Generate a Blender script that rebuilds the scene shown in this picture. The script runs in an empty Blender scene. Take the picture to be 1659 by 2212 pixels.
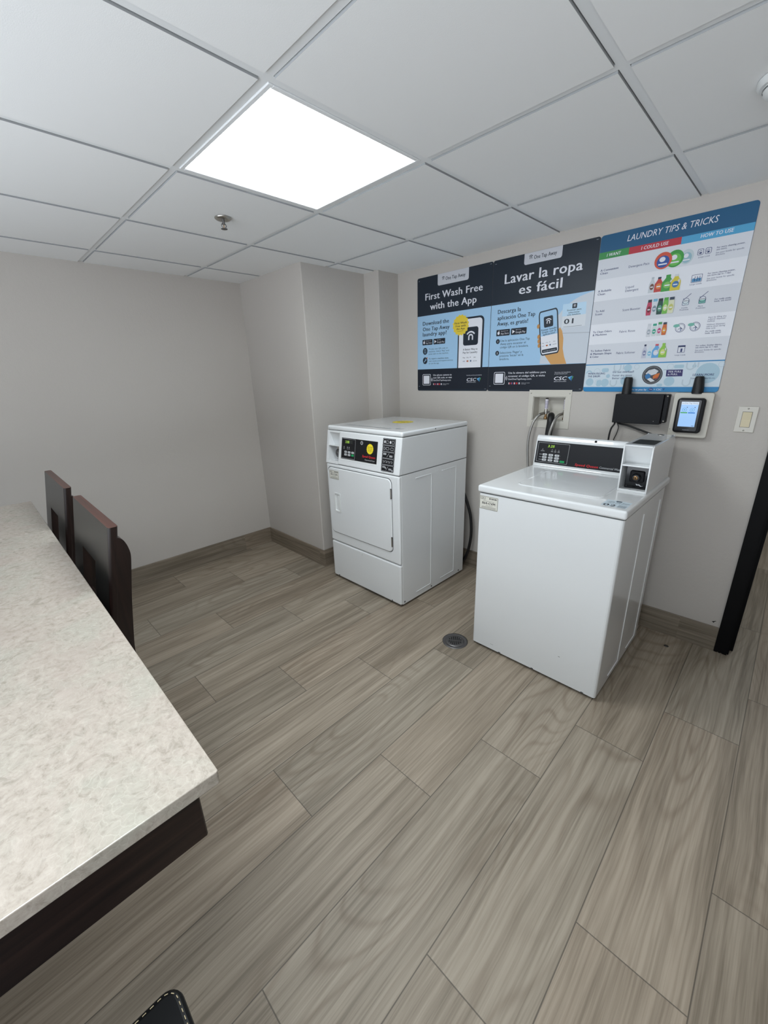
import bpy, bmesh, math, random
from mathutils import Vector, Matrix
random.seed(7)
SC = bpy.context.scene
COL = SC.collection
PI = math.pi

# ------------------------------------------------------------------ camera, world, exposure
H = 2.117                                  # ceiling height
cam_d = bpy.data.cameras.new('camera'); cam = bpy.data.objects.new('camera', cam_d); COL.objects.link(cam)
cam_d.sensor_fit = 'VERTICAL'; cam_d.sensor_height = 24.0; cam_d.lens = 24.0 * 879.58 / 2212.0
cam_d.clip_start = 0.02; cam_d.clip_end = 60
RR = ((0.71210812, 0.70144601, -0.02958918), (0.20483302, -0.24788915, -0.94688668), (-0.67152473, 0.66822486, -0.32020319))
cam.matrix_world = Matrix(((RR[0][0], -RR[1][0], -RR[2][0], 3.21742), (RR[0][1], -RR[1][1], -RR[2][1], -2.47394),
                           (RR[0][2], -RR[1][2], -RR[2][2], 1.42816), (0, 0, 0, 1)))
SC.camera = cam
w = bpy.data.worlds.new('world'); SC.world = w; w.use_nodes = True
FILL_UP, FILL_DOWN = (0.22, 0.26, 0.30), (3.7, 4.0, 4.35)       # added world fill, strong from below, to brighten the ceiling through the rear opening
_t = w.node_tree; _g = _t.nodes.new('ShaderNodeNewGeometry'); _s = _t.nodes.new('ShaderNodeSeparateXYZ'); _r = _t.nodes.new('ShaderNodeValToRGB')
_t.links.new(_g.outputs['Incoming'], _s.inputs[0]); _a = _t.nodes.new('ShaderNodeMath'); _a.operation = 'MULTIPLY_ADD'; _a.inputs[1].default_value = 0.5; _a.inputs[2].default_value = 0.5
_t.links.new(_s.outputs[2], _a.inputs[0]); _t.links.new(_a.outputs[0], _r.inputs[0])
_r.color_ramp.elements[0].position = 0.49; _r.color_ramp.elements[0].color = (*FILL_UP, 1)        # Incoming points back at the viewer: low values are upward views
_r.color_ramp.elements[1].position = 0.52; _r.color_ramp.elements[1].color = (*FILL_DOWN, 1)
_t.links.new(_r.outputs[0], _t.nodes['Background'].inputs[0]); _t.nodes['Background'].inputs[1].default_value = 1.0
SC.view_settings.view_transform = 'Standard'; SC.view_settings.look = 'None'
SC.view_settings.exposure = 0.0; SC.view_settings.gamma = 1.0; SC.view_settings.use_curve_mapping = False
LAMP_NEAR = 19.0        # panel over the machines
LAMP_TABLE = 21.0       # panel over the table end, above the photographer
LAMP_HALL = 14.0
LAMP_COL = (0.90, 0.97, 1.0)

# ------------------------------------------------------------------ materials
def lin(c):
    return tuple((x / 12.92 if x <= 0.04045 else ((x + 0.055) / 1.055) ** 2.4) for x in c)
def hexc(h):
    h = h.lstrip('#'); return lin(tuple(int(h[i:i + 2], 16) / 255 for i in (0, 2, 4)))
MATS = {}
def mat(name, col, rough=0.5, metal=0.0, spec=0.5, emit=0.0, coat=0.0):
    if name in MATS: return MATS[name]
    m = bpy.data.materials.new(name); m.use_nodes = True
    b = m.node_tree.nodes['Principled BSDF']
    c = hexc(col) if isinstance(col, str) else col
    b.inputs['Base Color'].default_value = (*c, 1); b.inputs['Roughness'].default_value = rough
    b.inputs['Metallic'].default_value = metal; b.inputs['Specular IOR Level'].default_value = spec
    b.inputs['Coat Weight'].default_value = coat; b.inputs['Coat Roughness'].default_value = 0.03
    if emit:
        b.inputs['Emission Color'].default_value = (*c, 1); b.inputs['Emission Strength'].default_value = emit
    MATS[name] = m; return m
def ink(h): return mat('print_' + h.strip('#'), h, 0.42, 0, 0.35)

class N:
    """tiny node helper"""
    def __init__(s, m): s.t = m.node_tree; s.n = s.t.nodes; s.b = s.n['Principled BSDF']
    def link(s, a, b): s.t.links.new(a, b)
    def put(s, sock, v):
        if v is None: return
        if hasattr(v, 'node'): s.link(v, sock)
        else: sock.default_value = v
    def m(s, op, a, b=None, c=None):
        x = s.n.new('ShaderNodeMath'); x.operation = op
        for i, v in enumerate((a, b, c)): s.put(x.inputs[i], v)
        return x.outputs[0]
    def obj(s): return s.n.new('ShaderNodeTexCoord').outputs['Object']
    def sep(s, v):
        x = s.n.new('ShaderNodeSeparateXYZ'); s.link(v, x.inputs[0]); return x.outputs
    def comb(s, x, y, z=0.0):
        c = s.n.new('ShaderNodeCombineXYZ')
        for i, v in enumerate((x, y, z)): s.put(c.inputs[i], v)
        return c.outputs[0]
    def noise(s, vec, scale, detail=2, rough=0.5, dist=0.0):
        x = s.n.new('ShaderNodeTexNoise'); s.link(vec, x.inputs['Vector'])
        x.inputs['Scale'].default_value = scale; x.inputs['Detail'].default_value = detail
        x.inputs['Roughness'].default_value = rough; x.inputs['Distortion'].default_value = dist
        return x.outputs['Fac']
    def white(s, vec):
        x = s.n.new('ShaderNodeTexWhiteNoise'); x.noise_dimensions = '3D'; s.link(vec, x.inputs['Vector']); return x.outputs
    def ramp(s, fac, stops):
        x = s.n.new('ShaderNodeValToRGB'); s.link(fac, x.inputs[0]); e = x.color_ramp.elements
        while len(e) < len(stops): e.new(0.5)
        for i, (p, c) in enumerate(stops): e[i].position = p; e[i].color = (*c, 1) if len(c) == 3 else c
        return x.outputs[0]
    def mix(s, fac, a, b, blend='MIX'):
        x = s.n.new('ShaderNodeMix'); x.data_type = 'RGBA'; x.blend_type = blend
        s.put(x.inputs[0], fac)
        for i, v in ((6, a), (7, b)):
            if hasattr(v, 'node'): s.link(v, x.inputs[i])
            else: x.inputs[i].default_value = (*v, 1)
        return x.outputs[2]
    def bump(s, h, strength, dist=0.01):
        x = s.n.new('ShaderNodeBump'); x.inputs['Strength'].default_value = strength; x.inputs['Distance'].default_value = dist
        s.link(h, x.inputs['Height']); s.link(x.outputs[0], s.b.inputs['Normal'])
    def base(s, c): s.link(c, s.b.inputs['Base Color'])

PLANK_LIGHT, PLANK_MID, PLANK_DARK = hexc('#a79f95'), hexc('#91897f'), hexc('#787066')
def plank_material(name, laid=True):
    m = mat(name, '#999080', 0.5, 0, 0.35); k = N(m)
    x, y, z = k.sep(k.obj())
    if laid:                                # 25 x 100 cm planks laid a third off each other
        u = k.m('DIVIDE', k.m('SUBTRACT', x, 0.053), 0.2517); lane = k.m('FLOOR', u); fu = k.m('FRACT', u)
        v = k.m('DIVIDE', k.m('ADD', k.m('SUBTRACT', y, k.m('MULTIPLY', k.m('SUBTRACT', lane, 1.0), 0.3315)), 1.307), 0.9955)
        row = k.m('FLOOR', v); fv = k.m('FRACT', v)
        du = k.m('MULTIPLY', k.m('MINIMUM', fu, k.m('SUBTRACT', 1.0, fu)), 0.2517)
        dv = k.m('MULTIPLY', k.m('MINIMUM', fv, k.m('SUBTRACT', 1.0, fv)), 0.9955)
        edge = k.m('MINIMUM', du, dv)
        rnd = k.white(k.comb(lane, row, 3.0))
        ax, ay = x, y
    else:                                   # skirting cut from the same planks
        ax = z; ay = k.m('ADD', x, y)
        rnd = k.white(k.comb(k.m('FLOOR', k.m('DIVIDE', ay, 0.9955)), 1.0, 2.0)); edge = None
    r = k.sep(rnd[1])
    jx = k.m('MULTIPLY', r[0], 37.0); jy = k.m('MULTIPLY', r[1], 53.0)
    gx = k.m('ADD', ax, jx); gy = k.m('ADD', ay, jy)
    wob = k.noise(k.comb(k.m('MULTIPLY', gx, 1.0), k.m('MULTIPLY', gy, 0.5), 1.0), 4.0, 2, 0.5)
    sx = k.m('ADD', gx, k.m('MULTIPLY', wob, 0.022))
    field = k.noise(k.comb(k.m('MULTIPLY', sx, 5.0), k.m('MULTIPLY', gy, 1.05), jx), 1.0, 0.6, 0.4)
    rings = k.m('SINE', k.m('MULTIPLY', field, 105.0))
    rings = k.m('POWER', k.m('MULTIPLY_ADD', rings, 0.5, 0.5), 4.5)
    mask = k.noise(k.comb(k.m('MULTIPLY', gx, 3.5), k.m('MULTIPLY', gy, 0.9), 9.0), 1.0, 1.0)
    mask = k.ramp(mask, [(0.45, (0.06,) * 3), (0.62, (1,) * 3)])
    streak = k.noise(k.comb(k.m('MULTIPLY', sx, 130.0), k.m('MULTIPLY', gy, 2.6), jy), 1.0, 3.0, 0.7)
    mid = k.noise(k.comb(k.m('MULTIPLY', sx, 42.0), k.m('MULTIPLY', gy, 1.4), jx), 1.0, 2.0, 0.6)
    broad = k.noise(k.comb(k.m('MULTIPLY', sx, 9.0), k.m('MULTIPLY', gy, 0.8), jx), 1.0, 2.0, 0.5)
    t = k.m('ADD', k.m('ADD', k.m('MULTIPLY', streak, 0.42), k.m('MULTIPLY', mid, 0.36)), k.m('MULTIPLY', broad, 0.30))
    t = k.m('ADD', t, k.m('MULTIPLY_ADD', r[2], 0.09, -0.085))
    c = k.ramp(t, [(0.39, PLANK_DARK), (0.50, PLANK_MID), (0.63, PLANK_LIGHT)])
    c = k.mix(k.m('MULTIPLY', k.m('MULTIPLY', rings, mask), 0.40), c, hexc('#6d5f52'))
    tint = k.mix(k.m('MULTIPLY', r[1], 0.5), hexc('#fff6ea'), hexc('#eef1ec'))
    c = k.mix(1.0, c, tint, 'MULTIPLY')
    if edge is not None:
        g = k.ramp(k.m('MULTIPLY', edge, 100.0), [(0.10, (1, 1, 1)), (0.19, (0, 0, 0))])
        c = k.mix(k.m('MULTIPLY', g, 0.75), c, hexc('#4a443d'))
        k.bump(k.m('ADD', k.m('SUBTRACT', 1.0, g), k.m('MULTIPLY', streak, 0.12)), 0.25, 0.002)
    else: c = k.mix(1.0, c, (0.80, 0.79, 0.78), 'MULTIPLY')  # skirting colour darkened to carry the shade of grazing light
    k.base(c); return m

def wall_material():
    m = mat('wall_paint', '#bbb6b0', 0.6, 0, 0.25); k = N(m); o = k.obj()
    a = k.noise(o, 55.0, 3, 0.6); b = k.noise(o, 240.0, 2, 0.5)
    k.bump(k.m('ADD', a, k.m('MULTIPLY', b, 0.5)), 0.22, 0.004)
    c = k.mix(k.noise(o, 1.6, 2), hexc('#bfbab4'), hexc('#bab4ae')); k.base(c); return m

def stone_material():
    m = mat('stone', '#d8d2c6', 0.22, 0, 0.5); k = N(m); o = k.obj()
    v = k.n.new('ShaderNodeTexVoronoi'); v.feature = 'DISTANCE_TO_EDGE'; v.inputs['Scale'].default_value = 62
    wv = k.n.new('ShaderNodeVectorMath'); wv.operation = 'MULTIPLY_ADD'
    nz = k.n.new('ShaderNodeTexNoise'); nz.inputs['Scale'].default_value = 24; nz.inputs['Detail'].default_value = 5
    k.link(o, nz.inputs['Vector']); k.link(nz.outputs['Color'], wv.inputs[0]); wv.inputs[1].default_value = (0.045, 0.045, 0.045); k.link(o, wv.inputs[2])
    k.link(wv.outputs[0], v.inputs['Vector'])
    vein = k.ramp(v.outputs['Distance'], [(0.0, (1,) * 3), (0.05, (0,) * 3)])
    n1 = k.noise(wv.outputs[0], 70, 6, 0.74); n2 = k.noise(o, 6.0, 4, 0.6, 0.8); n3 = k.noise(o, 26.0, 4, 0.6, 1.2)
    c = k.ramp(n1, [(0.30, hexc('#90877c')), (0.46, hexc('#a99f94')), (0.66, hexc('#b6aca2'))])
    c = k.mix(k.ramp(n2, [(0.47, (0,) * 3), (0.66, (0.45,) * 3)]), c, hexc('#a0a396'))
    c = k.mix(k.ramp(k.noise(o, 8.5, 3, 0.5), [(0.52, (0,) * 3), (0.7, (0.4,) * 3)]), c, hexc('#a5968d'))
    c = k.mix(k.ramp(n3, [(0.30, (0.5,) * 3), (0.42, (0,) * 3)]), c, hexc('#857f73'))
    c = k.mix(k.m('MULTIPLY', vein, k.ramp(n2, [(0.35, (0.06,) * 3), (0.6, (0.26,) * 3)])), c, hexc('#cdc5bb'))
    k.base(c); return m

def wood_material(name, c1, c2, rough=0.35, axis=2):
    m = mat(name, c1, rough, 0, 0.45); k = N(m); s = k.sep(k.obj())
    sc = [70.0, 70.0, 70.0]; sc[axis] = 3.0
    g = k.noise(k.comb(*[k.m('MULTIPLY', s[i], sc[i]) for i in range(3)]), 1.0, 4, 0.6)
    k.base(k.ramp(g, [(0.35, hexc(c1)), (0.65, hexc(c2))])); return m

def tile_material():
    m = mat('ceiling_tile', '#eeefef', 0.9, 0, 0.1); k = N(m); o = k.obj()
    k.bump(k.noise(o, 420.0, 2, 0.6), 0.10, 0.002)
    k.base(k.mix(k.noise(o, 1.3, 2), hexc('#edeeee'), hexc('#f1f2f2'))); return m

FLOOR_M = plank_material('floor_planks'); SKIRT_M = plank_material('skirting_planks_shaded', False)
WALL_M = wall_material(); STONE_M = stone_material(); TILE_M = tile_material()
WOOD_M = wood_material('dark_wood', '#130c0b', '#241714', 0.34); WOODX_M = wood_material('dark_wood_long', '#1a1210', '#33241f', 0.45, 1)
WOOD_LIT_M = wood_material('dark_wood_lit', '#3a211b', '#553229', 0.35, 0)  # lighter copy of the dark wood, painting light on the backrest top edge
EDGE_SHADE_M = mat('tile_edge_shade', '#a4a6a7', 0.9, 0, 0.1)  # grey puts the shade of the reveals into the tile edges
GRID_M = mat('ceiling_grid', '#e9ebec', 0.5)
WHITE_M = mat('white_enamel', '#e2e4e5', 0.16, 0, 0.5, 0, 0.6)
WHITE2_M = mat('white_plastic', '#dcdedd', 0.4)
GROOVE_M = mat('groove', '#55585a', 0.6)
BLACK_M = mat('black_plastic', '#0f1014', 0.5, 0, 0.25); GLOSSB_M = mat('black_gloss', '#101114', 0.16)
LAMIN_M = mat('black_laminate', '#242423', 0.30); VINYL_M = mat('black_vinyl', '#08090b', 0.42, 0, 0.22)
STITCH_M = mat('cream_thread', '#a89a7c', 0.8)
RUBBER_M = mat('black_rubber', '#0c0c0e', 0.5)
METAL_M = mat('steel', '#b9b6b0', 0.3, 1.0); DARKMETAL_M = mat('cast_grey', '#6c6a6a', 0.42, 0.85); BRASS_M = mat('brass', '#9a7a58', 0.35, 1.0)
CREAM_M = mat('painted_plate', '#c8c4ba', 0.5); IVORY_M = mat('ivory_switch', '#d2c6a6', 0.4)
FRAME_M = mat('black_door_frame', '#08080a', 0.55, 0, 0.15)
DARK_M = mat('dark_void', '#050505', 0.9)

# ------------------------------------------------------------------ mesh builder
class Plane:
    def __init__(s, o, u, v): s.o = Vector(o); s.u = Vector(u).normalized(); s.v = Vector(v).normalized(); s.n = s.u.cross(s.v)
    def p(s, a, b, layer=0.0): return s.o + s.u * a + s.v * b + s.n * (layer * 0.0002)
TEXT_CACHE = {}
def text_geo(t, bold, shear):
    key = (t, bold, shear)
    if key in TEXT_CACHE: return TEXT_CACHE[key]
    c = bpy.data.curves.new('t', 'FONT'); c.body = t; c.size = 1.0; c.shear = shear; c.offset = 0.0
    c.resolution_u = 2; c.fill_mode = 'FRONT'
    if bold: c.space_character = 1.05
    o = bpy.data.objects.new('t', c); COL.objects.link(o)
    dg = bpy.context.evaluated_depsgraph_get(); dg.update()
    me = bpy.data.meshes.new_from_object(o.evaluated_get(dg))
    vs = [(v.co.x, v.co.y) for v in me.vertices]; fs = [tuple(p.vertices) for p in me.polygons]
    bpy.data.objects.remove(o); bpy.data.curves.remove(c); bpy.data.meshes.remove(me)
    TEXT_CACHE[key] = (vs, fs); return vs, fs
CAP = 0.73
class B:
    def __init__(s): s.v = []; s.f = []; s.mi = []; s.sm = []; s.mats = []
    def k(s, m):
        if m not in s.mats: s.mats.append(m)
        return s.mats.index(m)
    def add(s, vs, fs, m, smooth=False):
        o = len(s.v); s.v += [tuple(v) for v in vs]; i = s.k(m)
        for f in fs: s.f.append(tuple(o + a for a in f)); s.mi.append(i); s.sm.append(smooth)
        return s
    def bm(s, bm, m, smooth=False):
        bm.verts.index_update()
        s.add([v.co[:] for v in bm.verts], [[v.index for v in f.verts] for f in bm.faces], m, smooth); bm.free(); return s
    def box(s, x0, x1, y0, y1, z0, z1, m, bev=0.0, seg=2, only=None):
        bm = bmesh.new(); r = bmesh.ops.create_cube(bm, size=1.0)
        for v in bm.verts: v.co = Vector(((x0 + x1) / 2 + v.co.x * (x1 - x0), (y0 + y1) / 2 + v.co.y * (y1 - y0), (z0 + z1) / 2 + v.co.z * (z1 - z0)))
        if bev:
            es = [e for e in bm.edges if only is None or only((e.verts[0].co + e.verts[1].co) / 2, (e.verts[1].co - e.verts[0].co))]
            bmesh.ops.bevel(bm, geom=es, offset=bev, segments=seg, profile=0.5, affect='EDGES', clamp_overlap=True)
        return s.bm(bm, m)
    def extrude(s, loop, vec, m, bev=0.0, seg=2, sidem=None):
        """solid from a closed loop of 3-D points pushed along vec"""
        vec = Vector(vec); loop = [Vector(p) for p in loop]; n = len(loop)
        bm = bmesh.new(); a = [bm.verts.new(p) for p in loop]; b = [bm.verts.new(p + vec) for p in loop]
        bm.faces.new(a[::-1]); bm.faces.new(b)
        for i in range(n): bm.faces.new((a[i], a[(i + 1) % n], b[(i + 1) % n], b[i]))
        bmesh.ops.recalc_face_normals(bm, faces=bm.faces)
        if bev: bmesh.ops.bevel(bm, geom=[e for e in bm.edges if len(e.link_faces) == 2 and e.calc_face_angle(0) > 0.5], offset=bev, segments=seg, profile=0.5, affect='EDGES', clamp_overlap=True)
        return s.bm(bm, m)
    def tube(s, pts, r, m, n=12, caps=True):
        pts = [Vector(p) for p in pts]; rs = r if isinstance(r, (list, tuple)) else [r] * len(pts)
        vs = []; fs = []; up = None
        for i, p in enumerate(pts):
            t = (pts[min(i + 1, len(pts) - 1)] - pts[max(i - 1, 0)]).normalized()
            if up is None:
                up = t.orthogonal().normalized()
            up = (up - t * up.dot(t)).normalized(); w2 = t.cross(up)
            for j in range(n):
                a = 2 * PI * j / n; vs.append(p + (up * math.cos(a) + w2 * math.sin(a)) * rs[i])
        for i in range(len(pts) - 1):
            for j in range(n): fs.append((i * n + j, i * n + (j + 1) % n, (i + 1) * n + (j + 1) % n, (i + 1) * n + j))
        s.add(vs, fs, m, True)
        if caps: s.add(vs[:n], [tuple(range(n))[::-1]], m); s.add(vs[-n:], [tuple(range(n))], m)
        return s
    def lathe(s, c, prof, m, n=32, axis='z', cap=True):
        """prof: (radius, height) pairs about an axis through c"""
        c = Vector(c); vs = []; fs = []
        for r, h in prof:
            for j in range(n):
                a = 2 * PI * j / n; q = (r * math.cos(a), r * math.sin(a), h)
                if axis == 'y': q = (q[0], q[2], q[1])
                if axis == 'x': q = (q[2], q[0], q[1])
                vs.append(c + Vector(q))
        for i in range(len(prof) - 1):
            for j in range(n): fs.append((i * n + j, i * n + (j + 1) % n, (i + 1) * n + (j + 1) % n, (i + 1) * n + j))
        s.add(vs, fs, m, True)
        if cap: s.add(vs[:n], [tuple(range(n))], m); s.add(vs[-n:], [tuple(range(n))], m)
        return s
    # ---- flat print on a plane
    def pol(s, P, pts, m, L=1): return s.add([P.p(a, b, L) for a, b in pts], [tuple(range(len(pts)))], m)
    def rect(s, P, x0, y0, x1, y1, m, L=1, r=0.0):
        if not isinstance(r, (list, tuple)) and r <= 0: return s.pol(P, [(x0, y0), (x1, y0), (x1, y1), (x0, y1)], m, L)
        rr = r if isinstance(r, (list, tuple)) else [r] * 4        # bl br tr tl
        return s.pol(P, rounded(x0, y0, x1, y1, rr), m, L)
    def disc(s, P, cx, cy, rx, ry, m, L=1, n=28, a0=0.0, a1=2 * PI):
        full = abs(a1 - a0 - 2 * PI) < 1e-6; k = n if full else n + 1
        return s.pol(P, [(cx + rx * math.cos(a0 + (a1 - a0) * i / n), cy + ry * math.sin(a0 + (a1 - a0) * i / n)) for i in range(k)], m, L)
    def arc(s, P, cx, cy, r0, r1, a0, a1, m, L=1, n=20):
        o = [(cx + r1 * math.cos(math.radians(a0 + (a1 - a0) * i / n)), cy + r1 * math.sin(math.radians(a0 + (a1 - a0) * i / n))) for i in range(n + 1)]
        q = [(cx + r0 * math.cos(math.radians(a0 + (a1 - a0) * i / n)), cy + r0 * math.sin(math.radians(a0 + (a1 - a0) * i / n))) for i in range(n + 1)]
        for i in range(n): s.pol(P, [q[i], o[i], o[i + 1], q[i + 1]], m, L)
        return s
    def line(s, P, a, b, w, m, L=1):
        d = Vector((b[0] - a[0], b[1] - a[1])); d = Vector((-d.y, d.x)).normalized() * (w / 2)
        return s.pol(P, [(a[0] - d.x, a[1] - d.y), (b[0] - d.x, b[1] - d.y), (b[0] + d.x, b[1] + d.y), (a[0] + d.x, a[1] + d.y)], m, L)
    def outline(s, P, x0, y0, x1, y1, w, m, L=1, r=0.0):
        a = rounded(x0, y0, x1, y1, [r] * 4); b = rounded(x0 + w, y0 + w, x1 - w, y1 - w, [max(r - w, 0.0002)] * 4); n = len(a)
        for i in range(n): s.pol(P, [a[i], a[(i + 1) % n], b[(i + 1) % n], b[i]], m, L)
        return s
    def star(s, P, cx, cy, rx, ry, m, L=1, n=18, dip=0.88):
        return s.pol(P, [(cx + rx * (1 if i % 2 else dip) * math.cos(PI * i / n), cy + ry * (1 if i % 2 else dip) * math.sin(PI * i / n)) for i in range(2 * n)], m, L)
    def text(s, P, t, x, y, h, m, L=2, w=None, bold=False, shear=0.0, align='l'):
        """h is the cap height; w, if given, is the width the line is fitted to"""
        vs, fs = text_geo(t, bold, shear); xs = [q[0] for q in vs]
        if not xs: return s
        k = h / CAP; a0, a1 = min(xs), max(xs); kx = k if w is None else w / (a1 - a0)
        off = x - a0 * kx
        if align == 'c': off = x - (a0 + a1) / 2 * kx
        if align == 'r': off = x - a1 * kx
        if bold and h > 0.006:               # heavy headline weight: three strikes side by side
            for i, d in enumerate((-0.020, 0.020)): s.add([P.p(off + (q[0] + d) * kx, y + q[1] * k, L - 0.15 * (i + 1)) for q in vs], fs, m)
        return s.add([P.p(off + q[0] * kx, y + q[1] * k, L) for q in vs], fs, m)
    def build(s, name, parent=None):
        me = bpy.data.meshes.new(name); me.from_pydata(s.v, [], s.f)
        for m in s.mats: me.materials.append(m)
        me.polygons.foreach_set('material_index', s.mi); me.polygons.foreach_set('use_smooth', s.sm); me.update()
        o = bpy.data.objects.new(name, me); COL.objects.link(o)
        if parent is not None: o.parent = parent
        return o
def rounded(x0, y0, x1, y1, rr, n=6):
    out = []
    for (cx, cy, r, a) in ((x0 + rr[0], y0 + rr[0], rr[0], 180), (x1 - rr[1], y0 + rr[1], rr[1], 270), (x1 - rr[2], y1 - rr[2], rr[2], 0), (x0 + rr[3], y1 - rr[3], rr[3], 90)):
        for i in range(n + 1):
            t = math.radians(a + 90 * i / n); out.append((cx + r * math.cos(t), cy + r * math.sin(t)))
    return out
def spline(pts, n=8):
    pts = [Vector(p) for p in pts]; out = []
    for i in range(len(pts) - 1):
        p0, p1, p2, p3 = pts[max(i - 1, 0)], pts[i], pts[i + 1], pts[min(i + 2, len(pts) - 1)]
        for j in range(n):
            t = j / n
            out.append(0.5 * ((2 * p1) + (p2 - p0) * t + (2 * p0 - 5 * p1 + 4 * p2 - p3) * t * t + (3 * p1 - p0 - 3 * p2 + p3) * t ** 3))
    return out + [pts[-1]]
def tag(o, label, cat, group=None):
    o['label'] = label; o['category'] = cat
    if group: o['group'] = group
    return o
def thing(name, label, cat, loc=(0, 0, 0), rot=0.0, group=None):
    o = bpy.data.objects.new(name, None); COL.objects.link(o); o.empty_display_size = 0.1
    o.location = loc; o.rotation_euler = (0, 0, rot); return tag(o, label, cat, group)
def struct(b, name):
    o = b.build(name); o['kind'] = 'structure'; return o

# ------------------------------------------------------------------ the room
XR, YB, HALL = 4.6, -3.6, 3.3              # right wall, wall behind the camera, far hall wall
DX0, DX1, DZ = 3.235, 4.15, 2.04           # doorway
b = B(); b.box(-0.15, XR + 0.15, YB - 0.15, HALL + 0.15, -0.1, 0.0, FLOOR_M); struct(b, 'floor')
b = B(); b.box(-0.12, 0, YB - 0.12, 0.12, 0, H + 0.12, WALL_M); struct(b, 'wall_left')
hx0, hx1, hz0, hz1 = 2.056, 2.251, 1.134, 1.274            # opening for the washer outlet box
b = B()
b.box(0, hx0, 0, 0.12, 0, H + 0.12, WALL_M); b.box(hx0, hx1, 0, 0.12, 0, hz0, WALL_M); b.box(hx0, hx1, 0, 0.12, hz1, H + 0.12, WALL_M)
b.box(hx1, DX0 - 0.02, 0, 0.12, 0, H + 0.12, WALL_M); b.box(DX0 - 0.02, DX1 + 0.02, 0, 0.12, DZ + 0.02, H + 0.12, WALL_M)
b.box(DX1 + 0.02, XR, 0, 0.12, 0, H + 0.12, WALL_M)
cb = Plane((3.125, -0.0006, 0.160), (1, 0, 0), (0, 0, 1))
b.pol(cb, [(0, 0), (0.009, -0.005), (0.012, 0.002), (0.018, 0.007), (0.016, 0.009), (0.008, 0.004)], DARK_M, 1)
struct(b, 'wall_back')
b = B(); b.box(0, 0.800, -0.745, 0, 0, H + 0.12, WALL_M, 0.006, 2, lambda c, d: abs(d.z) > 0.5 and c.y < -0.5 and c.x > 0.5)
b.box(0.800, 0.949, -0.20, 0, 0, H + 0.12, WALL_M, 0.005, 2, lambda c, d: abs(d.z) > 0.5 and c.y < -0.1 and c.x > 0.9); struct(b, 'wall_column')
b = B(); b.box(XR, XR + 0.12, YB - 0.12, HALL + 0.12, 0, H + 0.12, WALL_M); struct(b, 'wall_right')
b = B(); b.box(0, 0.9, YB - 0.12, YB, 0, H + 0.12, WALL_M); b.box(0.9, XR, YB - 0.12, YB, 2.03, H + 0.12, WALL_M); struct(b, 'wall_rear')      # wide opening added to let the world fill light reach the ceiling
b = B(); b.box(2.0, XR, HALL, HALL + 0.12, 0, H + 0.12, WALL_M); b.box(1.9, 2.0, 0.12, HALL + 0.12, 0, H + 0.12, WALL_M); struct(b, 'wall_hall')

BB = 0.137; T = 0.009
def base(nm, x0, x1, y0, y1, cut=None):
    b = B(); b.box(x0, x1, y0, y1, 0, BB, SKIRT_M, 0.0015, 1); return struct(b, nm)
base('baseboard_left', 0, T, YB, -0.745)
base('baseboard_column', T, 0.800 + T, -0.745 - T, -0.745)
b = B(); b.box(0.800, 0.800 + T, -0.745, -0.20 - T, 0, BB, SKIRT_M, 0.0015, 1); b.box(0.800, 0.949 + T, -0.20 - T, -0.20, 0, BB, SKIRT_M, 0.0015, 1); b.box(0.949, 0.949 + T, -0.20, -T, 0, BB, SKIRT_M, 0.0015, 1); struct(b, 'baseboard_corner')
base('baseboard_back', 0.949, 3.162, -T, 0)
base('baseboard_right', XR - T, XR, YB, 0); base('baseboard_rear', T, 0.9, YB, YB + T)

# door frame: stepped black steel jamb, chipped at the foot
def jamb_profile(x, d):                     # x of the outer edge, d = +1 grows towards the opening
    return [(x, -0.012), (x + d * 0.052, -0.012), (x + d * 0.052, -0.004), (x + d * 0.060, -0.004), (x + d * 0.060, 0.045), (x + d * 0.073, 0.045), (x + d * 0.073, 0.085), (x + d * 0.060, 0.085), (x + d * 0.060, 0.132), (x, 0.132), (x, 0.121), (x + d * 0.04, 0.121), (x + d * 0.04, -0.001), (x, -0.001)]
b = B()
b.extrude([(x, y, 0.004) for x, y in jamb_profile(3.162, 1)], (0, 0, DZ), FRAME_M)
for i, (x0, x1, dz) in enumerate(((3.163, 3.176, 0.0005), (3.182, 3.190, 0.001), (3.196, 3.214, 0.0))): b.box(x0, x1, -0.0115, 0.03, dz, 0.006, FRAME_M)
b.extrude([(x, y, 0.0) for x, y in jamb_profile(DX1 + 0.073, -1)], (0, 0, DZ), FRAME_M)
b.box(3.162, DX1 + 0.073, -0.012, 0.132, DZ - 0.005, DZ + 0.055, FRAME_M, 0.002, 1)
struct(b, 'door_1')

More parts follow.
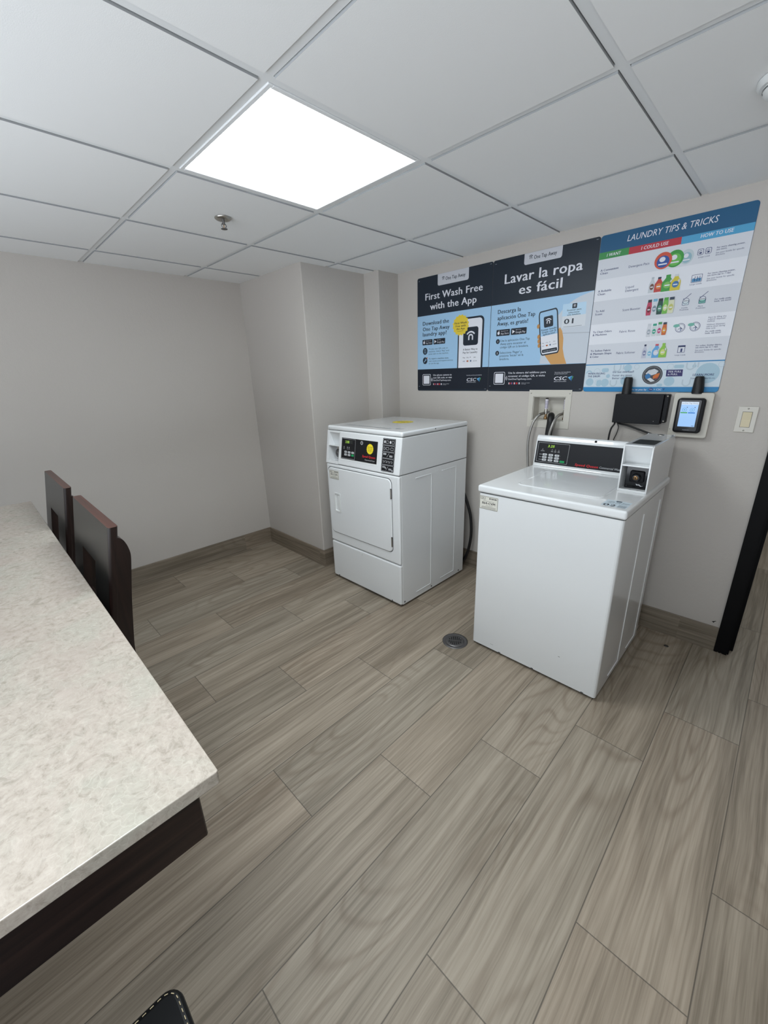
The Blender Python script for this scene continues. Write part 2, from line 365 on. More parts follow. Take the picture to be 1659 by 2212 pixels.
# suspended ceiling: grid lines, tiles standing a little below the grid
GX = [2.137 - 0.6096 * i for i in range(5, -6, -1)]; GY = [-0.535 - 0.6096 * i for i in range(8, -8, -1)]
LIGHT_CELLS = [(1.527, -1.754), (2.746, -2.973)]; HALL_CELL = (3.356, 1.294)
b = B(); b.box(-0.12, XR + 0.12, YB - 0.12, HALL + 0.12, H + 0.075, H + 0.12, GRID_M)
def clipx(a, c, lo, hi): return max(a, lo), min(c, hi)
def inside(x0, x1, y0, y1): return x1 - x0 > 0.015 and y1 - y0 > 0.015
for (rx0, rx1, ry0, ry1) in ((0, XR, YB, 0), (2.0, XR, 0.12, HALL)):
    b.box(rx0, rx1, ry0, ry1, H + 0.0035, H + 0.006, GRID_M) if False else None
    for g in GX:
        x0, x1 = clipx(g - 0.012, g + 0.012, rx0, rx1)
        if x1 > x0: b.box(x0, x1, ry0, ry1, H + 0.002, H + 0.012, GRID_M)
    for g in GY:
        y0, y1 = clipx(g - 0.012, g + 0.012, ry0, ry1)
        if y1 > y0: b.box(rx0, rx1, y0, y1, H + 0.0021, H + 0.012, GRID_M)
    xs = GX; ys = GY
    for i in range(len(xs) - 1):
        for j in range(len(ys) - 1):
            cx, cy = xs[i], ys[j]
            if any(abs(cx - a) < 0.05 and abs(cy - c) < 0.05 for a, c in LIGHT_CELLS + [HALL_CELL]): continue
            x0, x1 = clipx(cx + 0.0145, cx + 0.6096 - 0.0145, rx0, rx1); y0, y1 = clipx(cy + 0.0145, cy + 0.6096 - 0.0145, ry0, ry1)
            if inside(x0, x1, y0, y1): b.box(x0, x1, y0, y1, H - 0.0028, H + 0.012, EDGE_SHADE_M); b.add([(x0, y0, H - 0.003), (x1, y0, H - 0.003), (x1, y1, H - 0.003), (x0, y1, H - 0.003)], [(3, 2, 1, 0)], TILE_M)
struct(b, 'ceiling')

def lamp_material(nm, s):
    m = bpy.data.materials.new(nm); m.use_nodes = True; bs = m.node_tree.nodes['Principled BSDF']
    bs.inputs['Base Color'].default_value = (0.8, 0.8, 0.8, 1); bs.inputs['Emission Color'].default_value = (*LAMP_COL, 1); bs.inputs['Emission Strength'].default_value = s
    return m
def ceiling_light(cx, cy, s, label):
    t = thing('ceiling_light', label, 'light', (cx + 0.3048, cy + 0.3048, H))
    a = 0.3048 - 0.0125; c = 0.278; z0, z1 = -0.0015, 0.02
    f = B(); f.box(-a, a, -a, -c, z0, z1, GRID_M, 0.0015, 1); f.box(-a, a, c, a, z0, z1, GRID_M, 0.0015, 1); f.box(-a, -c, -c, c, z0, z1, GRID_M, 0.0015, 1); f.box(c, a, -c, c, z0, z1, GRID_M, 0.0015, 1)
    f.build('frame', t)
    d = B(); d.add([(-c, -c, 0.001), (c, -c, 0.001), (c, c, 0.001), (-c, c, 0.001)], [(3, 2, 1, 0)], lamp_material('lamp_diffuser', s)); o = d.build('diffuser', t)
    return t
ceiling_light(*LIGHT_CELLS[0], LAMP_NEAR, 'lit square ceiling light panel in front of the washer and dryer')
ceiling_light(*LIGHT_CELLS[1], LAMP_TABLE, 'lit square ceiling light panel above the near end of the stone table')
ceiling_light(*HALL_CELL, LAMP_HALL, 'lit square ceiling light panel out in the hallway')

# ------------------------------------------------------------------ ceiling fittings
t = thing('fire_sprinkler', 'small pendant fire sprinkler hanging from a ceiling tile by the light panel', 'sprinkler', (1.211, -1.436, H - 0.005))
b = B(); b.lathe((0, 0, 0), [(0.036, 0.0), (0.036, -0.003), (0.030, -0.008), (0.020, -0.009)], METAL_M); b.build('escutcheon', t)
b = B(); b.tube([(0, 0, -0.008), (0, 0, -0.026)], 0.006, DARKMETAL_M)
for d in (-1, 1): b.tube(spline([(0, d * 0.006, -0.022), (0, d * 0.011, -0.030), (0, d * 0.004, -0.041)], 4), 0.002, DARKMETAL_M, 8)
b.tube([(0, 0, -0.026), (0, 0, -0.040)], 0.0022, BRASS_M, 8); b.build('body', t)
b = B(); b.lathe((0, 0, -0.042), [(0.004, 0.002), (0.014, 0.0), (0.014, -0.0015), (0.003, -0.002)], DARKMETAL_M); b.build('deflector', t)
t = thing('smoke_detector', 'round white smoke detector on the ceiling at the right edge', 'detector', (3.035, -0.80, H - 0.005))
b = B(); b.lathe((0, 0, 0), [(0.066, 0), (0.066, -0.010), (0.060, -0.016)], WHITE2_M, 40); b.build('base', t)
b = B(); b.lathe((0, 0, -0.016), [(0.052, 0.0), (0.050, -0.012), (0.040, -0.022), (0.0, -0.024)], WHITE2_M, 40); b.lathe((0, 0, -0.016), [(0.0525, -0.003), (0.0525, -0.006)], GROOVE_M, 40, cap=False); b.build('cover', t)

# ------------------------------------------------------------------ clothes dryer
DW, DD = 0.677, 0.691
t = thing('clothes_dryer', 'white front-loading clothes dryer with black control strip beside the wall column', 'dryer', (0.986, -0.798, 0))
WZ = WHITE_M
b = B()
vert = lambda c, d: abs(d.z) > 0.3
b.box(0, DW, 0.018, DD, 0.016, 0.866, WZ, 0.006, 2, vert)
for x0, x1 in ((0.150, 0.302), (0.413, 0.566)):                       # pressed ribs on the side sheet
    P = Plane((DW, 0, 0), (0, 1, 0), (0, 0, 1))
    for (p, q) in (((x0, 0.829), (x1, 0.829)), ((x0, 0.055), (x1, 0.055)), ((x1, 0.829), (x1, 0.055))):
        d = 0.0026; lo = (min(p[0], q[0]) - d, min(p[1], q[1]) - d); hi = (max(p[0], q[0]) + d, max(p[1], q[1]) + d)
        b.box(DW - 0.002, DW + 0.0026, lo[0], hi[0], lo[1], hi[1], WZ, 0.001, 1)
P = Plane((DW, 0, 0), (0, 1, 0), (0, 0, 1)); b.arc(P, 0.43, 0.18, 0.118, 0.1215, -70, 20, WZ, 6)
for y in (0.035, 0.31, 0.63): b.lathe((DW, y, 0.032), [(0.006, 0), (0.006, 0.002), (0.003, 0.0035)], DARKMETAL_M, 12, 'x')
b.build('cabinet', t)
b = B()
rnd = lambda c, d: True
b.box(0, DW, 0.0, 0.024, 0.300, 0.865, WZ, 0.010, 3); b.build('front_panel', t)
b = B(); b.box(0, DW, 0.0, 0.024, 0.016, 0.2945, WZ, 0.010, 3)
P = Plane((0, 0, 0), (1, 0, 0), (0, 0, 1))
for x in (0.06, 0.60): b.lathe((x, 0.0, 0.027), [(0.005, 0.001), (0.005, -0.001), (0.002, -0.002)], GROOVE_M, 12, 'y')
b.pol(P, [(0.325, 0.275), (0.327, 0.275), (0.323, 0.262), (0.322, 0.262)], GROOVE_M, 1); b.build('lower_panel', t)
b = B()                                                              # feet
for x in (0.05, DW - 0.05):
    for y in (0.06, DD - 0.05): b.lathe((x, y, 0), [(0.022, 0.0), (0.022, 0.008), (0.012, 0.012), (0.012, 0.017)], RUBBER_M, 16)
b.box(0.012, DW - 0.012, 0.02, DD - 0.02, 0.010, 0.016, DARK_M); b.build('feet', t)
# door, hinged on the right
dx0, dx1, dz0, dz1 = 0.018, 0.617, 0.372, 0.842
b = B(); P = Plane((0, 0, 0), (1, 0, 0), (0, 0, 1))
b.rect(P, dx0 - 0.0035, dz0 - 0.0035, dx1 + 0.0035, dz1 + 0.0045, GROOVE_M, 1, [0.034, 0.034, 0.034, 0.034])
hx, hX, hz, hZ = 0.080, 0.128, 0.540, 0.660                           # finger pull opening
def ringplate(b, x0, x1, z0, z1, X0, X1, Z0, Z1, yf, yb, m, r, R, depth=None, inm=None):
    """rounded plate with a rounded opening, front at yf"""
    A = rounded(x0, z0, x1, z1, [r] * 4); I = rounded(X0, Z0, X1, Z1, [R] * 4); n = len(A)
    vs = [(p[0], yf, p[1]) for p in A] + [(p[0], yf, p[1]) for p in I] + [(p[0], yb, p[1]) for p in A] + [(p[0], yb, p[1]) for p in I]
    fs = []
    for i in range(n):
        j = (i + 1) % n; fs += [(i, j, n + j, n + i), (2 * n + i, 2 * n + j, j, i), (n + i, n + j, 3 * n + j, 3 * n + i)]
    b.add(vs, fs, m)
    return I
ins = 0.0045
A = rounded(dx0 + ins, dz0 + ins, dx1 - ins, dz1 - ins, [0.030] * 4); O = rounded(dx0, dz0, dx1, dz1, [0.034] * 4); n = len(A)
I = rounded(hx, hz, hX, hZ, [0.008] * 4)
vs = [(p[0], -0.006, p[1]) for p in A] + [(p[0], -0.0025, p[1]) for p in O] + [(p[0], -0.0001, p[1]) for p in O] + [(p[0], -0.006, p[1]) for p in I]
fs = []
for i in range(n):
    j = (i + 1) % n; fs += [(i, j, n + j, n + i)[::-1], (n + i, n + j, 2 * n + j, 2 * n + i)[::-1], (i, j, 3 * n + j, 3 * n + i)]
b.add(vs, fs, WZ); b.build('door', t); door = bpy.data.objects['door']
b = B(); ringplate(b, 0.069, 0.139, 0.531, 0.669, hx, hX, hz, hZ, -0.009, -0.0062, WHITE2_M, 0.010, 0.008)
I = rounded(hx, hz, hX, hZ, [0.008] * 4); n = len(I)
b.add([(p[0], -0.009, p[1]) for p in I] + [(p[0] * 0.9 + 0.0105, -0.0005, p[1] * 0.96 + 0.024) for p in I], [(i, (i + 1) % n, n + (i + 1) % n, n + i) for i in range(n)] + [tuple(range(n, 2 * n))], WHITE2_M)
b.box(hX - 0.016, hX - 0.002, -0.0085, 0.004, hz + 0.01, hZ - 0.01, WHITE2_M, 0.003, 2)
b.build('handle', door)
for z0, z1 in ((0.722, 0.786), (0.412, 0.477)):
    b = B(); b.box(dx1 - 0.008, dx1 + 0.003, -0.0085, -0.0001, z0, z1, DARKMETAL_M, 0.002, 1); b.tube([(dx1 - 0.002, -0.0075, z0 + 0.004), (dx1 - 0.002, -0.0075, z1 - 0.004)], 0.0032, METAL_M, 10); b.build('hinge', t)
def id_label(parent, x0, x1, z0, z1, y, code):
    P = Plane((x0, y, z0), (1, 0, 0), (0, 0, 1)); W2, H2 = x1 - x0, z1 - z0; b = B(); K = ink('#26262a')
    b.box(x0, x1, y - 0.0001, y + 0.0008, z0, z1, ink('#d9d7cd')); P = Plane((x0, y - 0.0002, z0), (1, 0, 0), (0, 0, 1))
    b.outline(P, 0.001, 0.001, W2 - 0.001, H2 - 0.001, 0.0016, ink('#55554f'), 1, 0.004)
    b.text(P, 'CSC', 0.006, H2 - 0.0135, 0.008, K, 1, 0.022, True); b.text(P, '1', 0.031, H2 - 0.0135, 0.008, K, 1, None, True); b.rect(P, 0.005, H2 - 0.0175, 0.033, H2 - 0.0162, K, 1)
    for i in range(9): b.rect(P, W2 - 0.047 + i * 0.0047, H2 - 0.0135, W2 - 0.0435 + i * 0.0047 - (i % 3) * 0.0007, H2 - 0.0065, K, 1)
    b.text(P, code, W2 / 2, 0.0255, 0.0125, K, 1, W2 * 0.70, True, 0, 'c')
    for z, a, c in ((0.0415, 0.2, 0.8), (0.0185, 0.35, 0.72), (0.013, 0.15, 0.9), (0.009, 0.12, 0.9), (0.0055, 0.12, 0.9)): b.rect(P, W2 * a, z, W2 * c, z + 0.0012, ink('#77776f'), 1)
    o = b.build('label', parent); o['label'] = 'white stick-on number label'; return o
id_label(door, 0.035, 0.135, 0.764, 0.824, -0.0065, '853-CVM')
# sloped control section
sl = Vector((0, 0.033, 0.216)).normalized(); SP0 = Vector((0, 0.0, 0.869))
def S(x, z, d=0.0):                         # point on the slope at height z, d deep into the machine
    k = (z - 0.869) / 0.216; nrm = Vector((0, 0.216, -0.033)).normalized(); q = Vector((x, 0.033 * k, z)) + nrm * d; return q
zb, zt = 0.869, 1.085
cx0, cx1, cz0, cz1 = 0.020, 0.124, 0.884, 1.073                       # coin recess
b = B()
def house(b, x0, x1, z0, z1, y0=None, bev=0.0):
    f = lambda z: 0.033 * (z - 0.869) / 0.216
    b.extrude([(x0, f(z0) if y0 is None else y0, z0), (x0, f(z1) if y0 is None else y0, z1), (x0, DD if y0 is not None or bev or x1 < 0.03 else 0.13, z1), (x0, DD if y0 is not None or bev or x1 < 0.03 else 0.13, z0)], (x1 - x0, 0, 0), WZ, bev, 3)
house(b, 0, cx0, zb, zt); house(b, cx0, cx1, zb, cz0); house(b, cx0, cx1, cz1, zt); house(b, cx0, cx1, zb, zt, 0.125); house(b, cx1, DW, zb, zt, None, 0.007)
P = Plane((DW, 0, 0), (0, 1, 0), (0, 0, 1)); b.pol(P, [(0.018, 0.874), (0.0202, 0.874), (0.050, 1.081), (0.0478, 1.081)], mat('bend_highlight', '#f4f5f6', 0.3), 4)  # pale strip is a painted highlight along the bend of the side
b.build('control_housing', t)
b = B()                                                              # coin entry: sloping upper face, shelf, coin slide below
b.extrude([S(cx0, cz1, 0.004), S(cx0, cz1, 0.008), S(cx0, 0.992, 0.062), S(cx0, 0.986, 0.058)], (cx1 - cx0, 0, 0), WZ)
b.extrude([S(cx0, 0.990, 0.001), S(cx0, 0.985, 0.001), S(cx0, 0.985, 0.09), S(cx0, 0.990, 0.09)], (cx1 - cx0, 0, 0), WZ, 0.001, 1)
b.extrude([S(cx0, 0.985, 0.075), S(cx0, 0.985, 0.085), S(cx0, cz0, 0.085), S(cx0, cz0, 0.075)], (cx1 - cx0, 0, 0), WZ)
b.extrude([S(cx0, 0.889, 0.0), S(cx0, 0.884, 0.0), S(cx0, 0.884, 0.08), S(cx0, 0.889, 0.08)], (cx1 - cx0, 0, 0), WZ); b.build('coin_recess', t)
b = B(); c = S(0.078, 0.937, 0.045)
b.lathe(S(0.078, 0.937, 0.04), [(0.030, 0.03), (0.030, 0.0), (0.024, -0.006), (0.012, -0.008), (0.010, -0.014), (0.0, -0.014)], DARKMETAL_M, 24, 'y')
b.box(0.058, 0.114, S(0, .9, .05).y, S(0, .9, .075).y, 0.890, 0.975, METAL_M, 0.003, 1); b.box(0.075, 0.079, S(0, .9, .046).y, S(0, .9, .05).y, 0.897, 0.912, DARK_M); b.build('coin_slide', t)
P = Plane(S(0, 0.869), (1, 0, 0), sl); zz = lambda z: (z - 0.869) * (0.2185 / 0.216)
b = B(); K = ink('#141519'); G = ink('#b9babd')
b.rect(P, 0.145, zz(0.904), 0.499, zz(1.052), WHITE2_M, 3, 0.006)
b.outline(P, 0.145, zz(0.904), 0.499, zz(1.052), 0.003, mat('bezel', '#f0f2f3', 0.3), 6, 0.006)
b.rect(P, 0.155, zz(0.914), 0.489, zz(1.047), K, 8)
b.outline(P, 0.157, zz(0.918), 0.290, zz(1.043), 0.0014, G, 10, 0.002)
b.rect(P, 0.193, zz(1.014), 0.262, zz(1.034), ink('#2b2e2c'), 9); b.text(P, '3.00', 0.194, zz(1.015), 0.017, mat('led_green', '#a9d94a', 0.5, 0, 0.3, 0.6), 10, 0.036)
for x in (0.182, 0.215, 0.232): b.pol(P, [(x - 0.004, zz(0.985)), (x + 0.004, zz(0.985)), (x, zz(0.996))], G, 9); b.rect(P, x - 0.006, zz(0.978), x + 0.006, zz(0.980), G, 9)
for i in range(3):
    for j in range(2):
        x = 0.188 + 0.034 * i; z = 0.953 - 0.017 * j; mm = ink('#c9cbcd') if (i, j) != (2, 1) else ink('#1f9a5a')
        b.rect(P, x, zz(z), x + 0.025, zz(z + 0.0125), mm, 10, 0.003)
        if (i, j) != (2, 1): b.rect(P, x + 0.005, zz(z + 0.005), x + 0.02, zz(z + 0.008), ink('#6d6f73'), 11)
b.arc(P, 0.348, zz(1.028), 0.008, 0.0115, 0, 360, G, 10); b.disc(P, 0.348, zz(1.028), 0.006, 0.006, ink('#8e8f92'), 10); b.rect(P, 0.345, zz(1.022), 0.350, zz(1.032), K, 11)
b.star(P, 0.425, zz(0.998), 0.031, 0.033, ink('#efd92f'), 10)
for q, (s_, z) in enumerate((('First Wash', 1.007), ('Free with', 0.997), ('the App', 0.987))): b.text(P, s_, 0.425, zz(z), 0.0062, ink('#2a2a20'), 11, 0.040 - 0.004 * q, True, 0, 'c')
b.rect(P, 0.412, zz(0.981), 0.438, zz(0.982), ink('#2a2a20'), 11)
b.text(P, 'Speed Queen', 0.360, zz(0.944), 0.0145, ink('#d8343a'), 10, 0.115, True, 0.15); b.text(P, 'Commercial Dryer', 0.385, zz(0.926), 0.0085, ink('#c9cacc'), 10, 0.088)
b.build('control_panel', t)
b = B(); W_ = ink('#cfd0d3')
b.rect(P, 0.530, zz(0.882), 0.633, zz(1.074), K, 6, 0.006)
hgt = 0.0365
for i in range(5):
    z1 = 1.071 - i * 0.0378; z0 = z1 - hgt + 0.001
    b.outline(P, 0.533, zz(z0), 0.630, zz(z1), 0.0014, G, 8, 0.007); zc = zz((z0 + z1) / 2)
    if i == 0:
        for x in (0.547, 0.592): b.disc(P, x, zc, 0.0065, 0.0085, W_, 8); b.outline(P, x + 0.011, zc - 0.009, x + 0.030, zc + 0.008, 0.0015, W_, 8, 0.002)
    if i == 1:
        b.outline(P, 0.540, zc - 0.009, 0.552, zc + 0.009, 0.0015, W_, 8, 0.004); b.outline(P, 0.560, zc - 0.008, 0.582, zc + 0.008, 0.0015, W_, 8, 0.002); b.outline(P, 0.598, zc - 0.008, 0.618, zc + 0.008, 0.0015, W_, 8, 0.002)
        for x in (0.556, 0.589): b.disc(P, x, zc, 0.0015, 0.0015, W_, 8)
    if i in (2, 4):
        b.line(P, (0.570, zc - 0.012), (0.588, zc + 0.012), 0.0014, W_, 8)
        for (ox, oz) in ((0.541, 0.001), (0.592, -0.009)):
            for a in range(3):
                for c2 in range(2): b.rect(P, ox + a * 0.0085, zc + oz + c2 * 0.006, ox + a * 0.0085 + 0.0065, zc + oz + c2 * 0.006 + 0.0045, W_ if i == 2 else G, 8)
        if i == 4: b.disc(P, 0.567, zc + 0.001, 0.004, 0.004, W_, 9); b.disc(P, 0.621, zc - 0.009, 0.004, 0.004, W_, 9)
    if i == 3:
        for x in (0.545, 0.567, 0.589, 0.612): b.arc(P, x, zc, 0.0045, 0.006, -120, 150, W_, 8)
        for x in (0.556, 0.578, 0.600): b.line(P, (x - 0.003, zc - 0.007), (x + 0.003, zc + 0.007), 0.0013, W_, 8)
b.build('instruction_strip', t)
b = B(); b.box(-0.002, DW + 0.002, 0.033, DD, 1.0865, 1.116, WZ, 0.011, 4)
b.box(0.004, DW - 0.004, 0.041, DD - 0.01, 1.0848, 1.0870, GROOVE_M)
P = Plane((0, 0, 1.116), (1, 0, 0), (0, 1, 0)); GT = ink('#6f767c')
b.star(P, 0.33, 0.425, 0.078, 0.075, ink('#e6cf35'), 2)
for q, (s_, y) in enumerate((('First Wash', 0.445), ('Free with', 0.422), ('the App', 0.399))): b.text(P, s_, 0.33, y, 0.016, ink('#33321f'), 3, 0.10 - 0.012 * q, True, 0, 'c')
b.text(P, 'Scan to pay', 0.09, 0.125, 0.024, GT, 2, 0.24, True); b.text(P, 'with the app', 0.09, 0.095, 0.016, GT, 2, 0.20)
b.rect(P, 0.355, 0.112, 0.508, 0.124, ink('#7b7f82'), 2); b.text(P, 'One Tap Away', 0.36, 0.135, 0.012, ink('#a9aeb2'), 2, 0.12)
b.text(P, '01', 0.528, 0.130, 0.030, GT, 2, 0.05, True)
b.lathe((DW + 0.002, 0.336, 1.104), [(0.004, 0), (0.003, 0.0015)], DARK_M, 10, 'x'); b.lathe((0.02, 0.033, 1.098), [(0.002, 0.0), (0.002, -0.0006)], GROOVE_M, 8, 'y')
b.build('top_panel', t)
c = B(); c.tube(spline([(1.62, -0.075, 0.62), (1.645, -0.065, 0.55), (1.677, -0.055, 0.44), (1.687, -0.05, 0.32), (1.680, -0.05, 0.22), (1.655, -0.055, 0.11), (1.60, -0.06, 0.03), (1.52, -0.06, 0.015)]), 0.0105, RUBBER_M, 12)
tag(c.build('power_cord'), 'thick black power cord curving down behind the dryer', 'cord')

# ------------------------------------------------------------------ washing machine
WW = 0.642
t = thing('washing_machine', 'white top-loading washing machine with a coin box on top', 'washing machine', (2.192, -0.793, 0))
b = B(); b.box(0, WW, 0, 0.655, 0.016, 0.867, WZ, 0.012, 3, vert)
for x0, x1 in ((0.160, 0.302), (0.440, 0.585)):
    for (p, q) in (((x0, 0.815), (x1, 0.815)), ((x0, 0.045), (x1, 0.045)), ((x1, 0.815), (x1, 0.045))):
        if p[1] == q[1] == 0.815: continue
        d = 0.002; lo = (min(p[0], q[0]) - d, min(p[1], q[1]) - d); hi = (max(p[0], q[0]) + d, max(p[1], q[1]) + d)
        b.box(WW - 0.002, WW + 0.0026, lo[0], hi[0], lo[1], hi[1], WZ, 0.001, 1)
P = Plane((0, 0, 0), (1, 0, 0), (0, 0, 1))
b.rect(P, 0.463, 0.150, 0.471, 0.1525, GROOVE_M, 1); b.rect(P, 0.11, 0.045, 0.128, 0.047, ink('#9a9a98'), 1)
for x in (0.58, 0.34, 0.16): b.rect(P, x, 0.016, x + 0.012, 0.021, GROOVE_M, 1)
b.build('cabinet', t)
b = B()
for x in (0.05, WW - 0.05):
    for y in (0.06, 0.59): b.lathe((x, y, 0), [(0.022, 0.0), (0.022, 0.008), (0.012, 0.012), (0.012, 0.017)], RUBBER_M, 16)
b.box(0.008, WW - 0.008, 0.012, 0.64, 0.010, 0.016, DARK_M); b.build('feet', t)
b = B(); b.box(-0.006, WW + 0.006, -0.006, 0.700, 0.871, 0.907, WZ, 0.010, 4); b.box(0.004, WW - 0.004, 0.004, 0.66, 0.866, 0.872, GROOVE_M)
P = Plane((0, 0, 0.907), (1, 0, 0), (0, 1, 0))
b.rect(P, 0.540, 0.030, 0.632, 0.122, ink('#c5d2da'), 1, 0.002); b.text(P, 'One Tap Away', 0.552, 0.092, 0.010, ink('#3b5061'), 2, 0.078, True); b.text(P, 'Scan to select washer', 0.552, 0.077, 0.008, ink('#3b5061'), 2, 0.072, True)
b.rect(P, 0.575, 0.105, 0.596, 0.118, ink('#2c3a46'), 2); b.text(P, '02', 0.546, 0.033, 0.030, ink('#23232c'), 2, 0.044, True)
for i in range(4): b.rect(P, 0.598, 0.034 + i * 0.008, 0.628, 0.038 + i * 0.008, ink('#78828a'), 2)
b.build('top_panel', t)
b = B(); bmz = 0.9075
loopo = rounded(0.128, 0.108, 0.520, 0.512, [0.040, 0.040, 0.012, 0.012]); loopi = rounded(0.140, 0.120, 0.508, 0.500, [0.032, 0.032, 0.008, 0.008]); n = len(loopo)
lp2 = rounded(0.134, 0.114, 0.514, 0.506, [0.036, 0.036, 0.010, 0.010])
b.add([(p[0], p[1], 0.9072) for p in loopo] + [(p[0], p[1], 0.911) for p in lp2] + [(p[0], p[1], 0.9095) for p in loopi],
      [(i, (i + 1) % n, n + (i + 1) % n, n + i) for i in range(n)] + [(n + i, n + (i + 1) % n, 2 * n + (i + 1) % n, 2 * n + i) for i in range(n)] + [tuple(range(2 * n, 3 * n))], WZ)
b.build('lid', t)
b = B()
prof = [(0.562, 0.9072), (0.566, 0.912), (0.590, 1.056), (0.596, 1.070), (0.604, 1.075), (0.660, 1.070), (0.690, 0.9072)]
b.extrude([(0.0, y, z) for y, z in prof], (0.527, 0, 0), WZ, 0.0035, 2)
cs = Vector((0, 0.024, 0.144)).normalized(); P = Plane((0, 0.566, 0.912), (1, 0, 0), cs); cz = lambda z: (z - 0.912) * 1.0138
b.lathe((0.315, 0.5925, 1.063), [(0.0065, 0.002), (0.0065, -0.0012), (0.004, -0.0014)], DARK_M, 16, 'y')
b.build('control_housing', t)
b = B(); K2 = ink('#202125')
b.rect(P, 0.007, cz(0.923), 0.5225, cz(1.044), K2, 3)
b.outline(P, 0.0155, cz(0.931), 0.189, cz(1.037), 0.0014, G, 5, 0.002)
b.text(P, '3.25', 0.071, cz(1.014), 0.013, MATS['led_green'], 5, 0.037, False, 0.12)
for x in (0.044, 0.098, 0.116, 0.135): b.pol(P, [(x - 0.002, cz(1.001)), (x + 0.002, cz(1.001)), (x, cz(1.005))], G, 5); b.rect(P, x - 0.006, cz(0.990), x + 0.006, cz(0.992), G, 5); b.rect(P, x - 0.005, cz(0.995), x + 0.005, cz(0.9965), G, 5)
b.rect(P, 0.034, cz(0.990), 0.056, cz(0.992), G, 5)
for i in range(3):
    for j in range(3):
        x = 0.048 + i * 0.0345; z = 0.967 - 0.0145 * j
        b.rect(P, x, cz(z), x + 0.0245, cz(z + 0.011), ink('#cfd1d3'), 5, 0.003); b.rect(P, x + 0.006, cz(z + 0.004), x + 0.019, cz(z + 0.007), ink('#6b6e74'), 6)
        if i == 0: b.rect(P, 0.029, cz(z + 0.004), 0.045, cz(z + 0.006), G, 5)
        b.disc(P, x + 0.0295, cz(z + 0.0055), 0.001, 0.001, W_, 5, 8)
b.rect(P, 0.149, cz(0.937), 0.174, cz(0.948), ink('#1f9a5a'), 5, 0.002)
b.text(P, 'Speed Queen', 0.232, cz(0.9315), 0.0135, ink('#d9313a'), 5, 0.117, True, 0.2); b.text(P, 'Commercial Washer', 0.356, cz(0.9325), 0.0110, ink('#c6c8cc'), 5, 0.114, False, 0.15)
b.build('control_panel', t)
# coin box
X0, X1, YF, ZT = 0.524, 0.638, 0.290, 1.112
b = B()
side = [(YF, 0.9072), (YF, 1.100), (YF + 0.004, 1.108), (YF + 0.012, ZT), (0.655, ZT), (0.672, 1.116), (0.690, 1.112), (0.690, 0.9072)]
for xa, xb in ((X0, X0 + 0.006), (X1 - 0.006, X1)): b.extrude([(xa, y, z) for y, z in side], (xb - xa, 0, 0), WZ, 0.0015, 1)
xi, xo = X0 + 0.006, X1 - 0.006
b.extrude([(xi, YF + 0.001, 1.106), (xi, YF + 0.004, 1.111), (xi, YF + 0.012, ZT), (xi, 0.690, ZT), (xi, 0.690, 1.106)], (xo - xi, 0, 0), WZ)
b.extrude([(xi, YF + 0.003, 1.107), (xi, YF + 0.009, 1.107), (xi, YF + 0.060, 1.024), (xi, YF + 0.054, 1.022)], (xo - xi, 0, 0), WZ)
b.box(xi, xo, YF + 0.0005, YF + 0.09, 1.019, 1.0245, WZ, 0.0015, 1); b.box(xi, xo, YF + 0.0005, YF + 0.09, 0.9075, 0.913, WZ)
b.box(xi, xo, YF + 0.001, YF + 0.004, 0.913, 0.917, WZ)
b.box(xi, xo, YF + 0.085, YF + 0.09, 0.913, 1.02, WZ)
for x in (0.570, 0.599): b.lathe((x, YF + 0.014, 0.9131), [(0.0065, 0.0), (0.0065, 0.0004)], DARK_M, 14)
P = Plane((0, 0, ZT), (1, 0, 0), (0, 1, 0)); b.rect(P, 0.541, 0.333, 0.627, 0.466, ink('#1c1e1d'), 2, 0.002)
for i in range(5): b.rect(P, 0.546, 0.345 + i * 0.022, 0.580, 0.354 + i * 0.022, ink('#343836'), 3); b.rect(P, 0.588, 0.345 + i * 0.022, 0.622, 0.354 + i * 0.022, ink('#343836'), 3)
b.lathe((0.584, 0.653, ZT), [(0.013, 0), (0.013, 0.002), (0.009, 0.003)], METAL_M, 18); b.lathe((0.584, 0.653, ZT), [(0.007, 0.0031), (0.001, 0.0032)], DARK_M, 18)
box = b.build('coin_box', t)
b = B(); b.box(0.538, 0.631, YF + 0.046, YF + 0.084, 0.9135, 1.0185, GLOSSB_M, 0.002, 1)
b.box(0.556, 0.612, YF + 0.034, YF + 0.047, 0.945, 0.995, BLACK_M, 0.006, 2); b.lathe((0.584, YF + 0.034, 0.967), [(0.019, 0.002), (0.017, -0.006), (0.013, -0.012)], GLOSSB_M, 24, 'y')
b.lathe((0.584, YF + 0.022, 0.967), [(0.010, 0.002), (0.009, -0.002), (0.0, -0.002)], BRASS_M, 20, 'y'); b.box(0.5825, 0.5855, YF + 0.0185, YF + 0.0205, 0.962, 0.972, DARK_M)
for x, z in ((0.546, 1.010), (0.624, 1.010), (0.546, 0.923)): b.lathe((x, YF + 0.046, z), [(0.003, 0.001), (0.002, -0.001)], DARKMETAL_M, 10, 'y')
PP = Plane((0, YF + 0.046, 0), (1, 0, 0), (0, 0, 1)); b.pol(PP, [(0.582, 0.937), (0.590, 0.934), (0.596, 0.936), (0.604, 0.929), (0.612, 0.930), (0.603, 0.926), (0.594, 0.931), (0.586, 0.930)], W_, 2); b.build('coin_slide', box)
id_label(t, 0.005, 0.105, 0.790, 0.856, -0.0005, '864-CVM')

